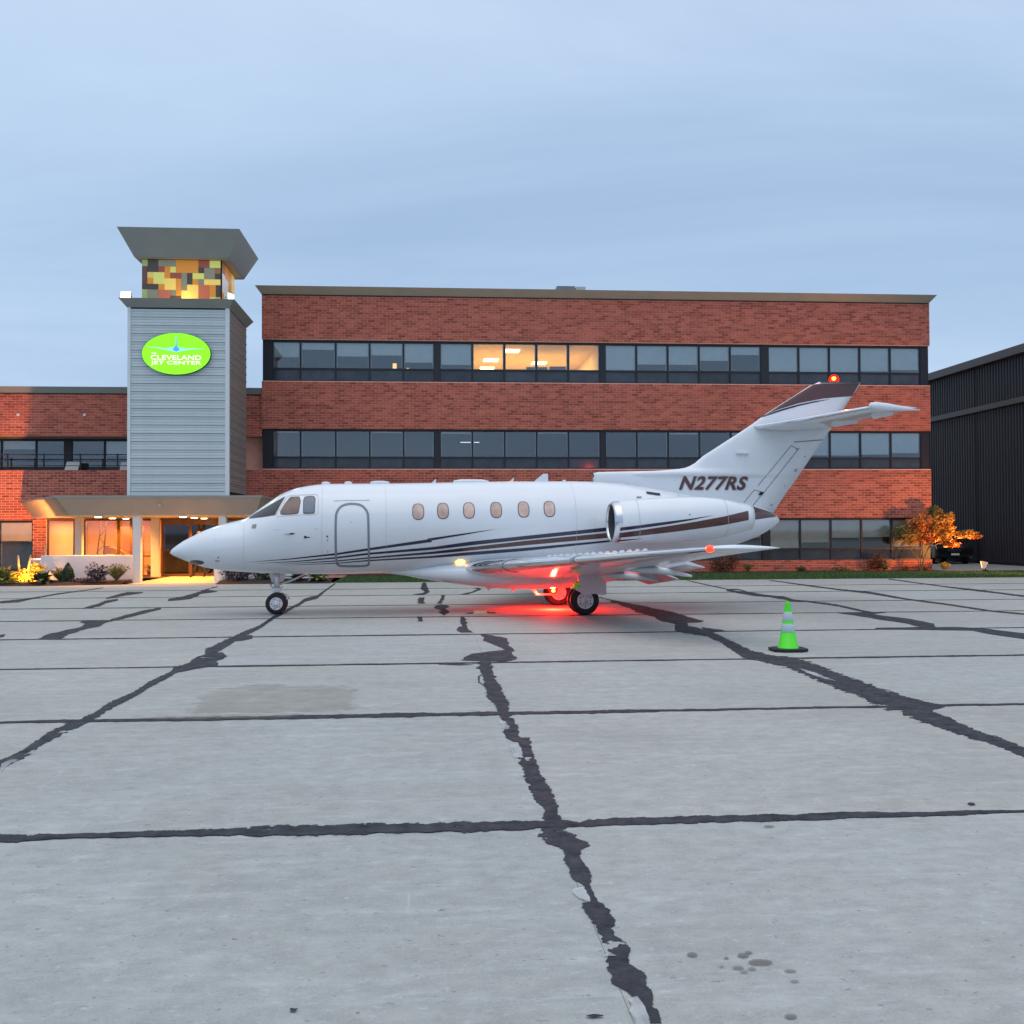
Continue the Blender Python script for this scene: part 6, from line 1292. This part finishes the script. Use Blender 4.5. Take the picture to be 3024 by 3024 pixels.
# traffic cone
cn_ = empty('traffic_cone', (5.13, 14.5, 0)); tag(cn_, 'lime green traffic cone with two white collars on a black base', 'cone')
q = MB(); oc = [(.25 * x, .25 * y) for x, y in ((-1, -.55), (-.55, -.9), (.55, -.9), (1, -.55), (1, .55), (.55, .9), (-.55, .9), (-1, .55))]
q.prism(oc, lambda u, v, w_: (u, v, w_), 0.004, .045); q.build('base', mat('cone_rubber', (.012, .012, .014), .7), cn_, bevel=.006)
def cr_(h): return .138 - (.138 - .031) * (h - .045) / (.71 - .045)
q = MB(); q.lathe([(.150, .045), (.147, .062), (cr_(.066), .068), (cr_(.68), .68), (.036, .685), (.034, .71), (.024, .712), (.022, .66)], 36, lambda a, b, h_: (a, b, h_), cap=False); q.build('body', mat('cone_lime', (.07, .78, .008), .45, coat=.2), cn_)
for a, b_ in ((.275, .395), (.435, .565)):
    q = MB(); q.lathe([(cr_(a) + .001, a), (cr_(a) + .0035, a + .004), (cr_(b_) + .0035, b_ - .004), (cr_(b_) + .001, b_)], 36, lambda u, v, h_: (u, v, h_), cap=False); q.build('collar', mat('collar_white', (.47, .58, .60), .35), cn_)
# chock and gear lock
x, y = on_ground(1418, 1812); ck = empty('wheel_chock', (x, y, .0)); ck.rotation_euler = (0, 0, .05); tag(ck, 'small pale yellow chock lying on the apron under the belly', 'chock')
q = MB(); q.prism([(-.05, .003), (.05, .003), (.035, .05), (-.02, .065)], lambda u, v, w_: (w_, u, v), -.14, .14); q.build('block', mat('chock_yellow', (.62, .52, .26), .6), ck); q = MB(); q.tube([(.14, 0, .03), (.22, .02, .012), (.33, -.01, .012)], .01, 5); q.tube([(-.14, 0, .03), (-.2, .01, .012), (-.27, 0, .012)], .01, 5); q.build('rope', M_DARK, ck)
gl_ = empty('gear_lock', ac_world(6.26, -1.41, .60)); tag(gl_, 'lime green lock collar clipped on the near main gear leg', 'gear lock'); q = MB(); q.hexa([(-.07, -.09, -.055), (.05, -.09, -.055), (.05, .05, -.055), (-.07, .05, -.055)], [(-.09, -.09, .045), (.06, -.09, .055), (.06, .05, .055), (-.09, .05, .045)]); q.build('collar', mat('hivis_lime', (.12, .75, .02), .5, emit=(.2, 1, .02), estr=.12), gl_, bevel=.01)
# person walking by the door
def person(loc, rz, label):
    t = empty('person', loc, rz); tag(t, label, 'person')
    V = [(0, 0, .93), (0, 0, 1.10), (0, 0, 1.28), (0, 0, 1.42), (.01, 0, 1.50), (.02, 0, 1.60), (.02, 0, 1.70),
         (.0, -.10, .90), (.10, -.11, .50), (.26, -.11, .10), (.40, -.11, .04), (0, .10, .90), (-.06, .11, .50), (-.26, .11, .14), (-.16, .11, .05),
         (0, -.19, 1.38), (-.06, -.24, 1.10), (.06, -.25, .88), (.12, -.24, .80), (0, .19, 1.38), (.05, .24, 1.10), (.22, .23, .92), (.29, .22, .87)]
    Ed = [(0, 1), (1, 2), (2, 3), (3, 4), (4, 5), (5, 6), (0, 7), (7, 8), (8, 9), (9, 10), (0, 11), (11, 12), (12, 13), (13, 14), (3, 15), (15, 16), (16, 17), (17, 18), (3, 19), (19, 20), (20, 21), (21, 22)]
    Rd = [(.15, .11), (.14, .10), (.16, .11), (.13, .09), (.055, .055), (.08, .095), (.07, .085), (.085, .085), (.062, .062), (.045, .045), (.042, .035), (.085, .085), (.062, .062), (.045, .045), (.042, .035), (.06, .06), (.045, .045), (.034, .034), (.02, .036), (.06, .06), (.045, .045), (.034, .034), (.02, .036)]
    fg = []
    for base, hx, hz, sg in ((18, .12, .80, -1), (22, .29, .87, 1)):
        yv = V[base][1]
        for k in range(5):
            L = (.055, .085, .092, .085, .066)[k]; dx = (.05, .03, .01, -.012, -.03)[k]
            i = len(V); V += [(hx + dx * .7 + .02, yv - sg * (.008 if k else .03), hz - .035), (hx + dx + .03, yv - sg * (.012 if k else .045), hz - .035 - L * .55), (hx + dx + .028, yv - sg * .022, hz - .035 - L)]
            Ed += [(base, i), (i, i + 1), (i + 1, i + 2)]; Rd += [(.011, .011), (.009, .009), (.007, .007)]
    me = bpy.data.meshes.new('body'); me.from_pydata(V, Ed, []); o = bpy.data.objects.new('body', me); COL.objects.link(o)
    sk = o.modifiers.new('skin', 'SKIN'); sk.use_smooth_shade = True
    for i, r_ in enumerate(Rd): me.skin_vertices[0].data[i].radius = r_
    me.skin_vertices[0].data[0].use_root = True
    ss = o.modifiers.new('sub', 'SUBSURF'); ss.levels = ss.render_levels = 2
    m2 = bpy.data.meshes.new_from_object(o.evaluated_get(bpy.context.evaluated_depsgraph_get())); bpy.data.objects.remove(o)
    for x in (mat('dark_trousers', (.018, .014, .014), .85), mat('dark_jacket', (.03, .03, .04), .85), mat('skin', (.42, .25, .18), .6), mat('brown_shoes', (.06, .03, .015), .5)): m2.materials.append(x)
    for p in m2.polygons:
        c = p.center; p.use_smooth = True
        p.material_index = 3 if c.z < .09 else (2 if c.z > 1.47 or (abs(c.y) > .17 and c.z < .92) else (0 if c.z < .97 else 1))
    link('body', m2, t)
    q = MB(); q.lathe([(.0, 1.79), (.06, 1.775), (.085, 1.73), (.092, 1.68), (.085, 1.63)], 14, lambda a, b, h_: (.005 + a * 1.05, b * .95, h_), cap=False); q.build('hair', mat('hair_brown', (.04, .025, .015), .8), t)
    q = MB()
    for s in (-1, 1): q.lathe([(.012, 0), (.0, .006)], 8, lambda a, b, h_: (.108 + h_, .032 * s + a, 1.655 + b))
    q.hexa([(.105, -.014, 1.60), (.105, .014, 1.60), (.09, .014, 1.60), (.09, -.014, 1.60)], [(.108, -.005, 1.65), (.108, .005, 1.65), (.09, .005, 1.65), (.09, -.005, 1.65)]); q.box(.098, .106, -.022, .022, 1.568, 1.576)
    q.build('face', mat('face_detail', (.25, .12, .09), .6), t)
    return t
person((-8.86, 39.9, .012), R(180), 'person in dark trousers walking past the entrance doors behind the nose')
# black car in the gap
car = empty('parked_car', (26.05, 51.2, .02), R(-6)); tag(car, 'black parked car facing the apron beside the dark hangar', 'car')
M_CARB = mat('car_black', (.006, .006, .008), .12, coat=1); M_CG = mat('car_glass', (.012, .014, .018), .04, spec=.8)
def yz(poly, x0, x1, name, m_, parent=car, bevel=.03):
    q = MB(); q.prism(poly, lambda u, v, w_: (w_, u, v), x0, x1); return q.build(name, m_, parent, bevel=bevel)
body = yz([(-2.3, .42), (-2.3, .78), (-2.15, .95), (-1.05, 1.06), (2.3, 1.08), (2.4, .8), (2.35, .4), (1.9, .28), (-2.0, .28)], -.93, .93, 'body', M_CARB, bevel=.07)
q = MB(); q.hexa([(-.86, -1.0, 1.06), (.86, -1.0, 1.06), (.86, 2.1, 1.07), (-.86, 2.1, 1.07)], [(-.66, -.1, 1.66), (.66, -.1, 1.66), (.66, 1.7, 1.66), (-.66, 1.7, 1.66)]); q.build('cabin', M_CARB, car, bevel=.05)
q = MB(); q.add([(-.76, -.98, 1.10), (.76, -.98, 1.10), (.61, -.21, 1.61), (-.61, -.21, 1.61)], [(0, 1, 2, 3)]); o = q.build('windshield', M_CG, car); o.location = (0, -.012, .01)
for sx_ in (-1, 1):
    q = MB(); q.add([(sx_ * .868, -.7, 1.12), (sx_ * .868, 1.7, 1.12), (sx_ * .70, 1.5, 1.58), (sx_ * .70, -.05, 1.58)], [(0, 1, 2, 3)]); o = q.build('side_window', M_CG, car); o.location = (sx_ * .012, 0, .004)
    q = MB(); q.hexa([(sx_ * .58 - .2, -2.30, .70), (sx_ * .58 + .2, -2.30, .70), (sx_ * .58 + .22, -2.1, .72), (sx_ * .58 - .2, -2.1, .72)], [(sx_ * .58 - .2, -2.26, .83), (sx_ * .58 + .2, -2.22, .86), (sx_ * .58 + .24, -1.95, .92), (sx_ * .58 - .2, -2.1, .90)]); q.build('headlight', mat('headlight_glass', (.30, .33, .38), .08, spec=1, coat=1), car)
    q = MB(); q.box(sx_ * .93 - .02 + sx_ * .07, sx_ * .93 + .12 * sx_ + .02 if sx_ > 0 else sx_ * .93 + .02, -.75, -.6, 1.08, 1.2) if sx_ > 0 else q.box(-1.07, -.93, -.75, -.6, 1.08, 1.2); q.build('mirror', M_CARB, car, bevel=.02)
    for yv in (-1.45, 1.4):
        q = MB(); q.lathe([(.2, -.1), (.33, -.1), (.345, -.07), (.345, .07), (.33, .1), (.2, .1)], 24, lambda a, b, h_: (sx_ * .84 + h_, yv + a, .345 + b - .02)); wl_ = q.build('wheel', M_RUBBER, car)
        q = MB(); q.lathe([(.21, .0), (.2, .015), (.06, .01), (0, .02)], 16, lambda a, b, h_: (sx_ * .945 + sx_ * h_, yv + a, .325 + b)); q.build('rim', M_STEEL, wl_)
for z in (.80, .72, .64): 
    q = MB(); q.box(-.34, .34, -2.335, -2.30, z, z + .025); q.build('grille_bar', M_CHROME, car)
q = MB(); q.box(-.85, .85, -2.36, -2.28, .40, .52); q.build('bumper', M_CARB, car, bevel=.03)
q = MB(); q.box(-.2, .2, -2.372, -2.362, .44, .54); q.build('number_plate', M_WPLASTER, car)
